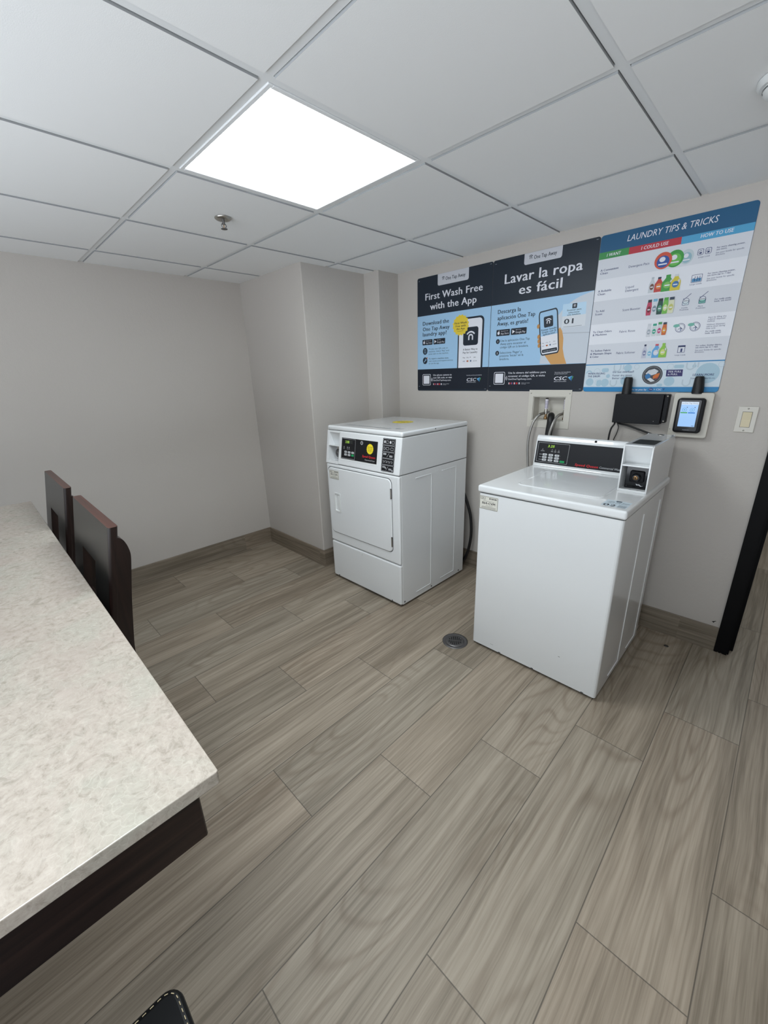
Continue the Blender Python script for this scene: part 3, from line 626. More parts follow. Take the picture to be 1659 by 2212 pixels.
# ------------------------------------------------------------------ floor drain
t = thing('floor_drain', 'round grey metal floor drain beside the washing machine', 'drain', (2.116, -0.848, 0), 0.55)
b = B(); b.lathe((0, 0, 0), [(0.070, 0.0), (0.070, 0.002), (0.062, 0.003), (0.052, 0.0015), (0.050, 0.0005)], DARKMETAL_M, 40); b.build('rim', t)
b = B(); b.lathe((0, 0, 0), [(0.051, 0.0006), (0.049, 0.0032), (0.040, 0.0036), (0.0, 0.0036)], DARKMETAL_M, 40, cap=False)
P = Plane((0, 0, 0.0037), (1, 0, 0), (0, 1, 0))
for i in range(-3, 4):
    hh = math.sqrt(max(0.0, 0.036 ** 2 - (i * 0.0105) ** 2))
    b.rect(P, i * 0.0105 - 0.0028, 0.004, i * 0.0105 + 0.0028, max(hh, 0.008), DARK_M, 1); b.rect(P, i * 0.0105 - 0.0028, -max(hh, 0.008), i * 0.0105 + 0.0028, -0.004, DARK_M, 1)
b.build('grate', t)
c = B(); c.lathe((2.975, -0.125, 0), [(0.011, 0), (0.011, 0.0012), (0.006, 0.0012)], DARKMETAL_M, 14); c.lathe((2.975, -0.125, 0), [(0.006, 0.0004), (0.0, 0.0004)], DARK_M, 14, cap=False)
tag(c.build('floor_plug'), 'tiny dark metal plug set in the floor near the doorway baseboard', 'plug')

# ------------------------------------------------------------------ washer outlet box and hoses
t = thing('outlet_box', 'painted wall box with two water valves under the posters', 'outlet box', (2.155, 0, 1.2))
b = B(); fx0, fx1, fz0, fz1 = 2.028 - 2.155, 2.283 - 2.155, -0.108, 0.112; ix0, ix1, iz0, iz1 = hx0 - 2.155, hx1 - 2.155, hz0 - 1.2, hz1 - 1.2
for (a, c2, d, e) in ((fx0, ix0, fz0, fz1), (ix1, fx1, fz0, fz1), (ix0, ix1, fz0, iz0), (ix0, ix1, iz1, fz1)): b.box(a, c2, -0.0035, -0.0002, d, e, CREAM_M)
for x, z in ((fx0 + 0.012, fz1 - 0.020), (fx1 - 0.012, fz1 - 0.020)): b.lathe((x, -0.0035, z), [(0.004, 0), (0.003, -0.0015)], METAL_M, 10, 'y')
b.build('face_plate', t)
b = B(); e = 0.001; dep = 0.078
b.box(ix0 + e, ix0 + 0.004, 0, dep, iz0 + e, iz1 - e, CREAM_M); b.box(ix1 - 0.004, ix1 - e, 0, dep, iz0 + e, iz1 - e, CREAM_M); b.box(ix0 + e, ix1 - e, 0, dep, iz0 + e, iz0 + 0.004, CREAM_M); b.box(ix0 + e, ix1 - e, 0, dep, iz1 - 0.004, iz1 - e, CREAM_M); b.box(ix0 + e, ix1 - e, dep - 0.003, dep, iz0 + e, iz1 - e, CREAM_M); b.build('recess', t)
VX = (2.128 - 2.155, 2.241 - 2.155)
for x in VX:
    b = B(); y = 0.030
    b.lathe((x, y, -0.060), [(0.010, 0.0), (0.010, 0.012), (0.007, 0.014), (0.007, 0.05)], BRASS_M, 16); b.lathe((x, y, -0.03), [(0.011, 0), (0.012, 0.012), (0.008, 0.028)], METAL_M, 16)
    b.tube([(x, y, -0.022), (x - 0.014, y - 0.028, -0.028), (x - 0.02, y - 0.036, -0.032)], [0.008, 0.008, 0.009], METAL_M, 12); v = b.build('valve', t)
    b = B(); b.box(x + 0.006, x + 0.026, y - 0.012, y - 0.006, -0.022, -0.012, DARKMETAL_M, 0.002, 1); b.build('valve_handle', v)
    b = B(); b.lathe((x, y, 0.0), [(0.0085, 0.0), (0.0095, 0.003), (0.0095, 0.048), (0.009, 0.058)], mat('arrestor_label', '#d7d3dc', 0.4), 18)
    for i in range(5): b.lathe((x, y, 0.006 + i * 0.009), [(0.0097, 0), (0.0097, 0.003)], ink('#8f86a5'), 18, cap=False)
    b.lathe((x, y, 0.058), [(0.009, 0), (0.007, 0.006), (0.0, 0.007)], DARKMETAL_M, 18); o = b.build('hammer_arrestor', v)
HOSE_M = mat('braided_hose', '#a9a7a3', 0.38, 0.7); k = N(HOSE_M); k.bump(k.noise(k.obj(), 900, 1), 0.4, 0.001)
c = B(); c.tube(spline([(2.107, -0.006, 1.168), (2.094, -0.022, 1.150), (2.080, -0.034, 1.115), (2.069, -0.042, 1.06), (2.066, -0.047, 1.00), (2.072, -0.050, 0.92), (2.09, -0.052, 0.80), (2.12, -0.055, 0.62)]), 0.0075, HOSE_M, 12)
tag(c.build('supply_hose'), 'braided steel hose from the left valve, dropping left of the washer', 'hose')
c = B(); c.tube(spline([(2.220, -0.006, 1.168), (2.216, -0.036, 1.148), (2.210, -0.056, 1.115), (2.202, -0.066, 1.06), (2.205, -0.070, 1.00), (2.222, -0.071, 0.92), (2.24, -0.071, 0.80), (2.25, -0.072, 0.62)]), 0.0075, HOSE_M, 12)
tag(c.build('supply_hose'), 'braided steel hose from the right valve, dropping behind the washer console', 'hose')
c = B(); pth = spline([(2.180, -0.034, 0.60), (2.180, -0.034, 0.90), (2.183, -0.034, 1.05), (2.187, -0.032, 1.120), (2.185, -0.026, 1.146), (2.180, -0.012, 1.160), (2.173, 0.006, 1.164)])
c.tube(pth, 0.0195, RUBBER_M, 16); tag(c.build('drain_hose'), 'fat black rubber drain hose hooked into the wall box between two steel hoses', 'hose')

# ------------------------------------------------------------------ router box, pay terminal, switch
t = thing('router_box', 'flat black metal box with an antenna, mounted on the wall above the washer', 'box', (2.64, 0, 1.22))
b = B(); b.box(-0.115, 0.102, -0.052, -0.0005, -0.071, 0.075, BLACK_M, 0.003, 2); b.box(0.102, 0.122, -0.040, -0.0005, -0.062, 0.074, BLACK_M, 0.003, 2)
b.lathe((0.075, -0.052, -0.055), [(0.0015, 0), (0.001, -0.001)], METAL_M, 8, 'y'); b.build('enclosure', t)
for z in (0.066, -0.054):
    b = B(); b.lathe((0.115, -0.040, z), [(0.005, 0), (0.004, -0.003), (0.0, -0.0035)], METAL_M, 12, 'y'); b.build('screw', t)
b = B(); b.tube([(-0.072, -0.026, 0.072), (-0.072, -0.026, 0.10), (-0.0715, -0.026, 0.148), (-0.071, -0.026, 0.157)], [0.023, 0.022, 0.0195, 0.015], RUBBER_M, 20); b.build('antenna', t)
CB = (('cable_bundle', 'thick black cable hanging straight down from the left end of the router box', [(2.535, -0.03, 1.152), (2.534, -0.035, 1.138), (2.524, -0.037, 1.118), (2.519, -0.038, 1.09), (2.518, -0.040, 1.05), (2.52, -0.045, 0.98)], 0.0042),
      ('cable_bundle', 'thin black cable looping down beside a thicker one under the router box', [(2.545, -0.028, 1.152), (2.550, -0.030, 1.140), (2.556, -0.031, 1.122), (2.552, -0.033, 1.09), (2.541, -0.036, 1.05), (2.535, -0.04, 0.98)], 0.0022),
      ('cable_bundle', 'black cable running from the router box down right behind the coin box', [(2.548, -0.024, 1.152), (2.555, -0.027, 1.143), (2.60, -0.030, 1.135), (2.65, -0.034, 1.120), (2.70, -0.040, 1.105), (2.745, -0.050, 1.092), (2.78, -0.060, 1.075)], 0.0048))
for nm, lb, pts, r in CB:
    c = B(); c.tube(spline(pts), r, RUBBER_M, 10); tag(c.build('cable'), lb, 'cable')
t = thing('payment_terminal', 'wall-mounted touch screen pay terminal with antenna on a pale back plate', 'terminal', (2.857, 0, 1.2))
def rplate(b, x0, x1, z0, z1, yf, yb, m, r, bev): b.extrude([(p[0], yb, p[1]) for p in rounded(x0, z0, x1, z1, [r] * 4)], (0, yf - yb, 0), m, bev, 2)
b = B(); rplate(b, -0.077, 0.077, -0.105, 0.102, -0.030, -0.0005, CREAM_M, 0.010, 0.002); b.lathe((-0.071, -0.030, -0.07), [(0.002, 0), (0.001, -0.0005)], GROOVE_M, 8, 'y'); b.build('back_plate', t)
b = B(); rplate(b, -0.057, 0.053, -0.082, 0.079, -0.052, -0.0305, BLACK_M, 0.014, 0.006); rplate(b, -0.050, 0.040, -0.074, 0.073, -0.056, -0.050, GLOSSB_M, 0.008, 0.002)
P = Plane((0, -0.056, 0), (1, 0, 0), (0, 0, 1)); b.text(P, 'PayRange', -0.004, -0.069, 0.004, ink('#8d8f94'), 2, 0.022, False, 0, 'c') if False else b.rect(P, -0.016, -0.0685, 0.010, -0.0655, ink('#6f7278'), 2)
term = b.build('reader', t)
b = B(); P = Plane((0, -0.0562, 0), (1, 0, 0), (0, 0, 1)); 
def screen_mat(h, e):
    m_ = mat('screen_' + h, h, 0.25, 0, 0.5, e); m_.node_tree.nodes['Principled BSDF'].inputs['Base Color'].default_value = (0.01, 0.01, 0.012, 1); return m_
SCR = screen_mat('#9cc8fa', 0.95); sc = lambda h: screen_mat(h, 0.9)
b.rect(P, -0.038, -0.052, 0.029, 0.063, SCR, 2)
b.rect(P, -0.038, 0.050, 0.029, 0.063, sc('#d6e6f8'), 3); b.arc(P, -0.0315, 0.0535, 0.0022, 0.0034, 0, 180, sc('#1c2a3a'), 4, 8); b.text(P, 'One Tap Away', -0.026, 0.0535, 0.0058, sc('#1c2a3a'), 4, 0.052, True)
for x, cc in ((-0.022, '#3fa35a'), (0.008, '#2b7fd0')):
    b.arc(P, x, 0.026, 0.0075, 0.0092, 0, 360, sc('#59a7d8'), 4); b.disc(P, x, 0.026, 0.003, 0.003, sc('#59a7d8'), 4); b.rect(P, x - 0.014, 0.010, x + 0.013, 0.0155, sc(cc), 4, 0.001); b.disc(P, x + 0.009, 0.038, 0.002, 0.002, sc('#1c2a3a'), 4)
b.rect(P, 0.016, -0.049, 0.026, -0.046, sc('#5f7fa5'), 4); o = b.build('screen', term); o['label'] = 'glowing pale blue touch screen'
b = B(); b.tube([(0.008, -0.018, 0.098), (0.008, -0.018, 0.125), (0.006, -0.018, 0.168), (0.006, -0.018, 0.176)], [0.0235, 0.0225, 0.0185, 0.015], RUBBER_M, 20); b.build('antenna', t)
t = thing('light_switch', 'ivory rocker light switch on a white wall plate near the doorway', 'switch', (3.062, 0, 1.187))
b = B(); b.box(-0.035, 0.035, -0.0055, -0.0003, -0.057, 0.057, mat('switch_plate', '#cfcbc2', 0.4), 0.0025, 2); b.build('wall_plate', t)
b = B(); b.extrude([(-0.016, -0.0055, -0.033), (-0.016, -0.0072, -0.033), (-0.016, -0.0062, 0.0), (-0.016, -0.0095, 0.033), (-0.016, -0.0055, 0.033)], (0.032, 0, 0), IVORY_M); P = Plane((0, -0.0056, 0), (1, 0, 0), (0, 0, 1)); b.outline(P, -0.0175, -0.0345, 0.0175, 0.0345, 0.0013, GROOVE_M, 1, 0.001); b.build('rocker', t)
for z in (-0.048, 0.048):
    b = B(); b.lathe((0, -0.0055, z), [(0.0035, 0), (0.003, -0.001), (0.0, -0.0012)], METAL_M, 10, 'y'); b.build('screw', t)

# ------------------------------------------------------------------ posters
PW = 0.599; NAVY, SKY, PALE, FOOT, WH = ink('#1d2733'), ink('#9cc0de'), ink('#b4d1e6'), ink('#161d29'), ink('#d9dae2')
def poster_sheet(x0, z0, w_, h_, backm, r=0.012):
    b = B(); b.extrude([(x0 + p[0], -0.0003, z0 + p[1]) for p in rounded(0, 0, w_, h_, [r] * 4)], (0, -0.0027, 0), backm)
    return b, Plane((x0, -0.003, z0), (1, 0, 0), (0, 0, 1))
def mm(v): return v / 1000.0
def app_glyph(b, P, cx, cy, r, m, L):
    """an arch under an arc"""
    b.arc(P, cx, cy, r * 0.28, r * 0.55, 0, 180, m, L, 14)
    b.rect(P, cx - r * 0.55, cy - r * 0.55, cx - r * 0.28, cy, m, L); b.rect(P, cx + r * 0.28, cy - r * 0.55, cx + r * 0.55, cy, m, L)
    b.arc(P, cx, cy - r * 0.10, r * 0.88, r * 1.15, 35, 145, m, L, 14)
def csc_logo(b, P, x, y, h):
    b.text(P, 'CSC', x, y, h, WH, 3, h * 3.5, True, 0.18); b.text(P, 'SERVICEWORKS', x, y - h * 0.45, h * 0.24, WH, 3, h * 3.4)
    tx = x + h * 3.75
    b.pol(P, [(tx, y + h * 0.75), (tx + h * 1.15, y + h * 1.1), (tx + h * 0.55, y + h * 0.1)], ink('#6fb4dd'), 3); b.pol(P, [(tx + h * 0.45, y + h * 0.55), (tx + h * 1.15, y + h * 1.1), (tx + h * 0.95, y - h * 0.3)], ink('#2e6ea8'), 4)
    b.pol(P, [(tx + h * 1.2, y + h * 1.0), (tx + h * 1.4, y + h * 0.9), (tx + h * 1.1, y + h * 0.0)], ink('#59b65c'), 4)
def store_badges(b, P, xa, xb, xc, xd, z0, z1):
    for k, (p, q, s1, s2) in enumerate(((xa, xb, 'Download on the', 'App Store'), (xc, xd, 'GET IT ON', 'Google Play'))):
        b.rect(P, p, z0, q, z1, FOOT, 4, 0.004); hh = z1 - z0
        if k == 0: b.disc(P, p + hh * 0.42, z0 + hh * 0.46, hh * 0.22, hh * 0.25, WH, 5); b.disc(P, p + hh * 0.50, z0 + hh * 0.80, hh * 0.06, hh * 0.09, WH, 5, 10)
        else: b.pol(P, [(p + hh * 0.24, z0 + hh * 0.2), (p + hh * 0.72, z0 + hh * 0.5), (p + hh * 0.24, z0 + hh * 0.8)], WH, 5)
        b.text(P, s1, p + hh * 0.85, z0 + hh * 0.68, hh * 0.14, WH, 5); b.text(P, s2, p + hh * 0.85, z0 + hh * 0.22, hh * 0.32, WH, 5, (q - p) - hh * 1.05)
def flags(b, P, x, z):
    for i, (a, c) in enumerate((('#b0343c', '#cfcfd6'), ('#2f5f9a', '#c0404a'), ('#cfcfd6', '#b0343c'), ('#b5262f', '#b5262f'), ('#cfcfd6', '#8a8f98'))):
        b.rect(P, x + i * 0.0165, z, x + i * 0.0165 + 0.011, z + 0.011, ink(a), 3); b.rect(P, x + i * 0.0165, z, x + i * 0.0165 + 0.0055, z + 0.011, ink(c), 4)
    b.text(P, 'Available in other languages', x + 0.086, z + 0.006, 0.0035, WH, 3, 0.055); b.text(P, 'in the app', x + 0.086, z, 0.0035, WH, 3, 0.03)
def qr_frame(b, P, x0, z0, x1, z1):
    b.outline(P, x0, z0, x1, z1, 0.003, WH, 3, 0.008); b.rect(P, x0 + 0.010, z0 + 0.010, x1 - 0.012, z1 - 0.010, WH, 3, 0.003)
    for r in (0.010, 0.018): b.arc(P, x1 - 0.004, (z0 + z1) / 2, r, r + 0.003, -40, 40, WH, 4, 8)
def pins(b, P, w_, h_):
    for x, z in ((0.012, 0.03), (w_ - 0.02, 0.012), (0.012, h_ - 0.02), (w_ - 0.02, h_ - 0.012)): b.rect(P, x, z, x + 0.010, z + 0.002, ink('#9ba1a8'), 6)
def tab_logo(b, P, x0, x1, z0, H2, tx, tw, tz, th):
    b.rect(P, x0, z0, x1, H2 - 0.0005, ink('#c3c5cc'), 2, [0.012, 0.012, 0.0005, 0.0005]); app_glyph(b, P, tx - 0.019, tz + th * 0.55, 0.0125, NAVY, 3)
    b.text(P, 'One Tap Away', tx, tz, th, NAVY, 3, tw, True)
PH = 0.748; Z0 = 1.304
# first poster
b, P = poster_sheet(1.138, Z0, 0.596, PH, NAVY)
b.rect(P, 0.0005, 0.150, 0.5955, 0.506, SKY, 1); b.rect(P, 0.0005, 0.012, 0.5955, 0.150, FOOT, 1)
tab_logo(b, P, 0.178, 0.424, 0.679, PH, 0.243, 0.155, 0.703, 0.022)
b.text(P, 'First Wash Free', 0.073, 0.603, 0.044, WH, 2, 0.455, True); b.text(P, 'with the App', 0.115, 0.539, 0.044, WH, 2, 0.372, True)
for s_, z, wd in (('Download the', 0.444, 0.226), ('One Tap Away', 0.407, 0.232), ('laundry app!', 0.373, 0.208)): b.text(P, s_, 0.050, z, 0.026, NAVY, 2, wd, True)
store_badges(b, P, 0.047, 0.138, 0.147, 0.248, 0.314, 0.350)
for z in (0.273, 0.209): b.disc(P, 0.071, z, 0.021, 0.023, NAVY, 2)
b.outline(P, 0.0635, 0.260, 0.0785, 0.286, 0.0025, SKY, 3, 0.003); b.line(P, (0.062, 0.199), (0.077, 0.215), 0.006, SKY, 3); b.arc(P, 0.078, 0.217, 0.003, 0.007, 100, 360, SKY, 3, 12); b.disc(P, 0.089, 0.227, 0.005, 0.005, ink('#c8704e'), 3, 12)
for s_, z, wd, bd in (('To pay, scan QR code on', 0.281, 0.166, 0), ('machine. Select "Pay" and', 0.264, 0.176, 0), ('press start on the machine.', 0.248, 0.173, 0), ('To report a machine issue,', 0.216, 0.176, 1), ('visit cscsw.com/request-service', 0.200, 0.211, 0), ('or use the app.', 0.184, 0.094, 0)): b.text(P, s_, 0.105, z, 0.0098, NAVY, 2, wd, bool(bd))
b.rect(P, 0.353, 0.150, 0.551, 0.461, NAVY, 2, [0.0005, 0.0005, 0.030, 0.030]); b.rect(P, 0.362, 0.150, 0.538, 0.450, ink('#dcdee5'), 3, [0.0005, 0.0005, 0.022, 0.022])
b.star(P, 0.373, 0.418, 0.066, 0.066, ink('#dcc23f'), 5, 16)
for s_, z, wd in (('First Wash', 0.426, 0.094), ('Free with', 0.408, 0.078), ('the App', 0.391, 0.066)): b.text(P, s_, 0.373, z, 0.0125, NAVY, 6, wd, True, 0, 'c')
b.rect(P, 0.347, 0.381, 0.397, 0.3825, NAVY, 6)
b.rect(P, 0.396, 0.289, 0.511, 0.400, NAVY, 4, 0.016); app_glyph(b, P, 0.4545, 0.340, 0.034, WH, 7)
b.text(P, 'A Better Way to', 0.453, 0.259, 0.0125, NAVY, 4, 0.112, True, 0, 'c'); b.text(P, 'Pay for Laundry', 0.453, 0.240, 0.0125, NAVY, 4, 0.112, True, 0, 'c')
def pay_row(b, P, x0, x1, z, z2, L, k=1.0):
    st = (x1 - x0) / 4.0
    for i, s_ in enumerate(('Pay', 'G Pay', 'P', 'amazon')): b.text(P, s_, x0 + i * st, z, 0.007 * k, NAVY, L, st * (0.62 if i != 2 else 0.25), True)
    b.text(P, 'VISA', x0, z2, 0.007 * k, ink('#27406f'), L, st * 0.62, True, 0.2); b.disc(P, x0 + st * 1.25, z2 + 0.0035 * k, 0.005 * k, 0.005 * k, ink('#b8433f'), L, 12); b.disc(P, x0 + st * 1.45, z2 + 0.0035 * k, 0.005 * k, 0.005 * k, ink('#c98a3c'), L, 12)
    b.rect(P, x0 + st * 2.05, z2 - 0.001, x0 + st * 2.4, z2 + 0.009 * k, ink('#3a5675'), L); b.text(P, 'DISCOVER', x0 + st * 2.9, z2, 0.006 * k, NAVY, L, st * 1.0, True)
pay_row(b, P, 0.398, 0.510, 0.211, 0.188, 4)
qr_frame(b, P, 0.048, 0.038, 0.124, 0.115)
for s_, z, wd, bd in (('Use phone camera to', 0.103, 0.162, 1), ('scan QR code, or visit', 0.085, 0.164, 1), ('GetOneTapAway.com', 0.067, 0.155, 0)): b.text(P, s_, 0.147, z, 0.0115, WH, 3, wd, bool(bd))
flags(b, P, 0.148, 0.040); csc_logo(b, P, 0.435, 0.063, 0.021); b.text(P, 'Laundry services provided by', 0.432, 0.099, 0.0055, WH, 3, 0.118); pins(b, P, 0.596, PH)
tag(b.build('wall_poster'), 'blue poster headed First Wash Free with the App, nearest the wall column', 'poster')
# second poster
b, P = poster_sheet(1.736, Z0, 0.603, PH, NAVY); PW2 = 0.603
b.rect(P, 0.0005, 0.149, PW2 - 0.0005, 0.506, SKY, 1); b.rect(P, 0.0005, 0.012, PW2 - 0.0005, 0.149, FOOT, 1)
arcp = [(0.602, 0.150), (0.602, 0.505)] + [(0.602 - 0.262 * math.sin(a * PI / 24), 0.155 + 0.345 * math.cos(a * PI / 24)) for a in range(1, 13)]
b.pol(P, arcp, ink('#c3cad3'), 2)
tab_logo(b, P, 0.197, 0.413, 0.691, PH, 0.255, 0.128, 0.712, 0.020)
b.text(P, 'Lavar la ropa', 0.082, 0.613, 0.054, WH, 2, 0.446, True); b.text(P, 'es fácil', 0.178, 0.545, 0.052, WH, 2, 0.250, True)
for s_, z, wd in (('Descarga la', 0.455, 0.150), ('aplicación One Tap', 0.420, 0.241), ('Away, es gratis!', 0.387, 0.200)): b.text(P, s_, 0.047, z, 0.0235, NAVY, 3, wd, True)
store_badges(b, P, 0.044, 0.135, 0.143, 0.243, 0.328, 0.364)
for s_, z in (('1', 0.297), ('2', 0.229)): b.disc(P, 0.057, z, 0.013, 0.014, NAVY, 3); b.text(P, s_, 0.057, z - 0.006, 0.012, WH, 4, None, True, 0, 'c')
for s_, z, wd in (('Usa la aplicación One Tap', 0.294, 0.192), ('Away para escanear el', 0.275, 0.168), ('código QR en la lavadora.', 0.256, 0.187), ("Selecciona 'Pagar' y", 0.224, 0.148), ("presiona 'Iniciar' en la", 0.206, 0.159), ('lavadora.', 0.187, 0.066)): b.text(P, s_, 0.075, z, 0.0128, NAVY, 3, wd)
SK = ink('#c9985c'); SK2 = ink('#b98549')
b.pol(P, [(0.355, 0.215), (0.430, 0.330), (0.440, 0.345), (0.455, 0.325), (0.466, 0.285), (0.468, 0.232), (0.480, 0.190), (0.497, 0.150), (0.408, 0.150)], SK, 3)
q = Plane(P.p(0.308, 0.436), (1, 0, 0.135), (0.138, 0, -1)); q = Plane(P.p(0.341, 0.198), Vector((0.110, 0, 0.013)), Vector((-0.033, 0, 0.238)))
# the phone is drawn leaning, so it gets its own skewed outline
def ph(a, c): return (0.341 + 0.110 * a - 0.033 * c, 0.198 + 0.013 * a + 0.238 * c)
def phr(a0, c0, a1, c1, r, m, L): b.pol(P, [ph(*p) for p in rounded(a0, c0, a1, c1, [r] * 4)], m, L)
phr(0, 0, 1, 1, 0.12, NAVY, 4); phr(0.06, 0.03, 0.94, 0.97, 0.08, ink('#dcdee5'), 5); b.pol(P, [ph(*p) for p in rounded(0.06, 0.44, 0.94, 0.97, [0.0005, 0.0005, 0.08, 0.08])], SKY, 6)
phr(0.26, 0.62, 0.74, 0.86, 0.05, NAVY, 7); app_glyph(b, P, *ph(0.50, 0.735), 0.0175, WH, 8)
for i, (s_, wd) in enumerate((('Primer lavado', 0.088), ('Gratis con la', 0.082), ('aplicación!', 0.070))):
    pl = Plane(P.p(*ph(0.5, 0.555 - 0.052 * i)), Vector((0.110, 0, 0.013)), Vector((-0.020, 0, 0.24))); b.text(pl, s_, 0, 0, 0.0105, NAVY, 7, wd, True, 0, 'c')
pl = Plane(P.p(*ph(0.12, 0.27)), Vector((0.110, 0, 0.013)), Vector((-0.020, 0, 0.24))); pay_row(b, pl, 0, 0.086, 0.0, -0.016, 7, 0.8)
phr(0.10, 0.06, 0.90, 0.135, 0.03, NAVY, 7); pl = Plane(P.p(*ph(0.5, 0.085)), Vector((0.110, 0, 0.013)), Vector((-0.020, 0, 0.24))); b.text(pl, 'Descargar la aplicación', 0, 0, 0.005, WH, 8, 0.07, False, 0, 'c')
for z in (0.360, 0.304, 0.280, 0.256): b.disc(P, 0.314 + (0.360 - z) * 0.13, z, 0.008, 0.012, SK2, 6)
b.pol(P, [(0.446, 0.398), (0.572, 0.398), (0.569, 0.458), (0.446, 0.459)], PALE, 3); b.rect(P, 0.497, 0.433, 0.522, 0.457, NAVY, 4, 0.003); app_glyph(b, P, 0.5095, 0.4435, 0.0075, WH, 5)
for s_, z, wd in (('Escanear para', 0.422, 0.074), ('seleccionar', 0.410, 0.060), ('esta lavadora', 0.399, 0.070)): b.text(P, s_, 0.509, z, 0.0085, NAVY, 4, wd, True, 0, 'c')
b.rect(P, 0.449, 0.340, 0.574, 0.398, ink('#d0d5db'), 3); b.text(P, '01', 0.461, 0.358, 0.027, NAVY, 4, 0.049, True); b.rect(P, 0.459, 0.3425, 0.558, 0.3445, ink('#7d858d'), 4); b.line(P, (0.459, 0.312), (0.602, 0.305), 0.004, ink('#aab1ba'), 3)
qr_frame(b, P, 0.043, 0.040, 0.120, 0.116)
for s_, z, wd, bd in (('Usa la cámara del teléfono para', 0.104, 0.240, 1), ('escanear el código QR, o visita', 0.085, 0.236, 1), ('GetOneTapAway.com', 0.067, 0.154, 0)): b.text(P, s_, 0.143, z, 0.0115, WH, 3, wd, bool(bd))
flags(b, P, 0.148, 0.041); csc_logo(b, P, 0.436, 0.062, 0.021); b.text(P, 'Servicios de lavandería', 0.436, 0.103, 0.0055, WH, 3, 0.090); b.text(P, 'proporcionados por', 0.436, 0.095, 0.0055, WH, 3, 0.074); pins(b, P, PW2, PH)
tag(b.build('wall_poster'), 'blue Spanish poster headed Lavar la ropa es fácil, middle of three', 'poster')
# third poster
b, P = poster_sheet(2.341, Z0, PW, PH - 0.001, ink('#1d567c'), 0.014)
TXT, BLUE = ink('#2a3768'), ink('#2a7fb4')
def bold_lines(rows, x, h=0.0098): 
    for s_, z, wd in rows: b.text(P, s_, x, z, h, TXT, 4, wd, True)
for z0, z1, cc in ((0.549, 0.642, '#d0d3da'), (0.450, 0.549, '#dcdee4'), (0.340, 0.450, '#cdd0d7'), (0.241, 0.340, '#dee0e6'), (0.140, 0.241, '#cfd2d9')): b.rect(P, 0.0005, z0, PW - 0.0005, z1, ink(cc), 1)
b.rect(P, 0.0005, 0.641, 0.136, 0.672, ink('#3b8a4c'), 2); b.rect(P, 0.136, 0.641, 0.348, 0.6705, ink('#b2323f'), 2); b.rect(P, 0.348, 0.640, PW - 0.0005, 0.6695, ink('#4d9cc6'), 2)
b.text(P, 'LAUNDRY TIPS & TRICKS', 0.122, 0.699, 0.027, WH, 3, 0.350, False, 0.18)
for s_, x, wd in (('I WANT', 0.037, 0.064), ('I COULD USE', 0.189, 0.110), ('HOW TO USE', 0.419, 0.113)): b.text(P, s_, x, 0.650, 0.0145, WH, 3, wd, True, 0.12)
bold_lines((('A Convenient', 0.587, 0.083), ('Clean', 0.573, 0.035), ('A Reliable', 0.492, 0.063), ('Clean', 0.478, 0.035), ('To Add', 0.398, 0.042), ('Scent', 0.384, 0.034), ('To Clean Odors', 0.298, 0.091), ('& Machines', 0.284, 0.069), ('To Soften Fabric', 0.205, 0.099), ('& Maintain Shape', 0.190, 0.105), ('& Color', 0.175, 0.044)), 0.016)
for s_, z, wd in (('Detergent Pacs', 0.582, 0.088), ('Liquid', 0.492, 0.036), ('Detergent', 0.477, 0.058), ('Scent Booster', 0.390, 0.080), ('Fabric Rinse', 0.290, 0.071), ('Fabric Softener', 0.188, 0.087)): b.text(P, s_, 0.145, z, 0.0105, TXT, 4, wd)
def tub(cx, cz, rx, rz, c1, c2, L):
    b.disc(P, cx, cz, rx, rz, ink(c1), L); b.disc(P, cx, cz - rz * 0.12, rx * 0.72, rz * 0.70, ink(c2), L + 1); b.disc(P, cx - rx * 0.1, cz + rz * 0.15, rx * 0.34, rz * 0.30, WH, L + 2); b.rect(P, cx - rx * 0.5, cz - rz * 0.5, cx + rx * 0.5, cz - rz * 0.34, WH, L + 2)
tub(0.380, 0.586, 0.026, 0.030, '#b9c6cb', '#8fb0bd', 3); tub(0.335, 0.587, 0.034, 0.035, '#3c9440', '#63b04f', 5); tub(0.289, 0.587, 0.035, 0.035, '#c5503a', '#2c4f97', 8)
def bottle(x0, x1, z0, z1, c, cap, lab, L, handle=False, slim=False):
    w2 = x1 - x0; h2 = z1 - z0; m1 = ink(c)
    b.pol(P, [(x0, z0), (x1, z0), (x1, z0 + h2 * 0.55), (x0 + w2 * 0.72, z0 + h2 * 0.80), (x0 + w2 * 0.68, z0 + h2 * 0.88), (x0 + w2 * 0.32, z0 + h2 * 0.88), (x0 + w2 * 0.28, z0 + h2 * 0.80), (x0, z0 + h2 * 0.55)] if not slim else
          [(x0 + w2 * 0.1, z0), (x0 + w2 * 0.9, z0), (x1, z0 + h2 * 0.4), (x0 + w2 * 0.85, z0 + h2 * 0.84), (x0 + w2 * 0.15, z0 + h2 * 0.84), (x0, z0 + h2 * 0.4)], m1, L)
    b.rect(P, x0 + w2 * (0.30 if not slim else 0.16), z0 + h2 * (0.87 if not slim else 0.83), x0 + w2 * (0.70 if not slim else 0.84), z1, ink(cap), L + 1, 0.001)
    b.disc(P, (x0 + x1) / 2, z0 + h2 * 0.38, w2 * 0.33, h2 * 0.20, ink(lab), L + 1); b.rect(P, x0 + w2 * 0.28, z0 + h2 * 0.33, x0 + w2 * 0.72, z0 + h2 * 0.40, WH, L + 2)
    if handle: b.disc(P, x0 + w2 * 0.80, z0 + h2 * 0.56, w2 * 0.10, h2 * 0.13, ink('#c4c5ca'), L + 1, 14)
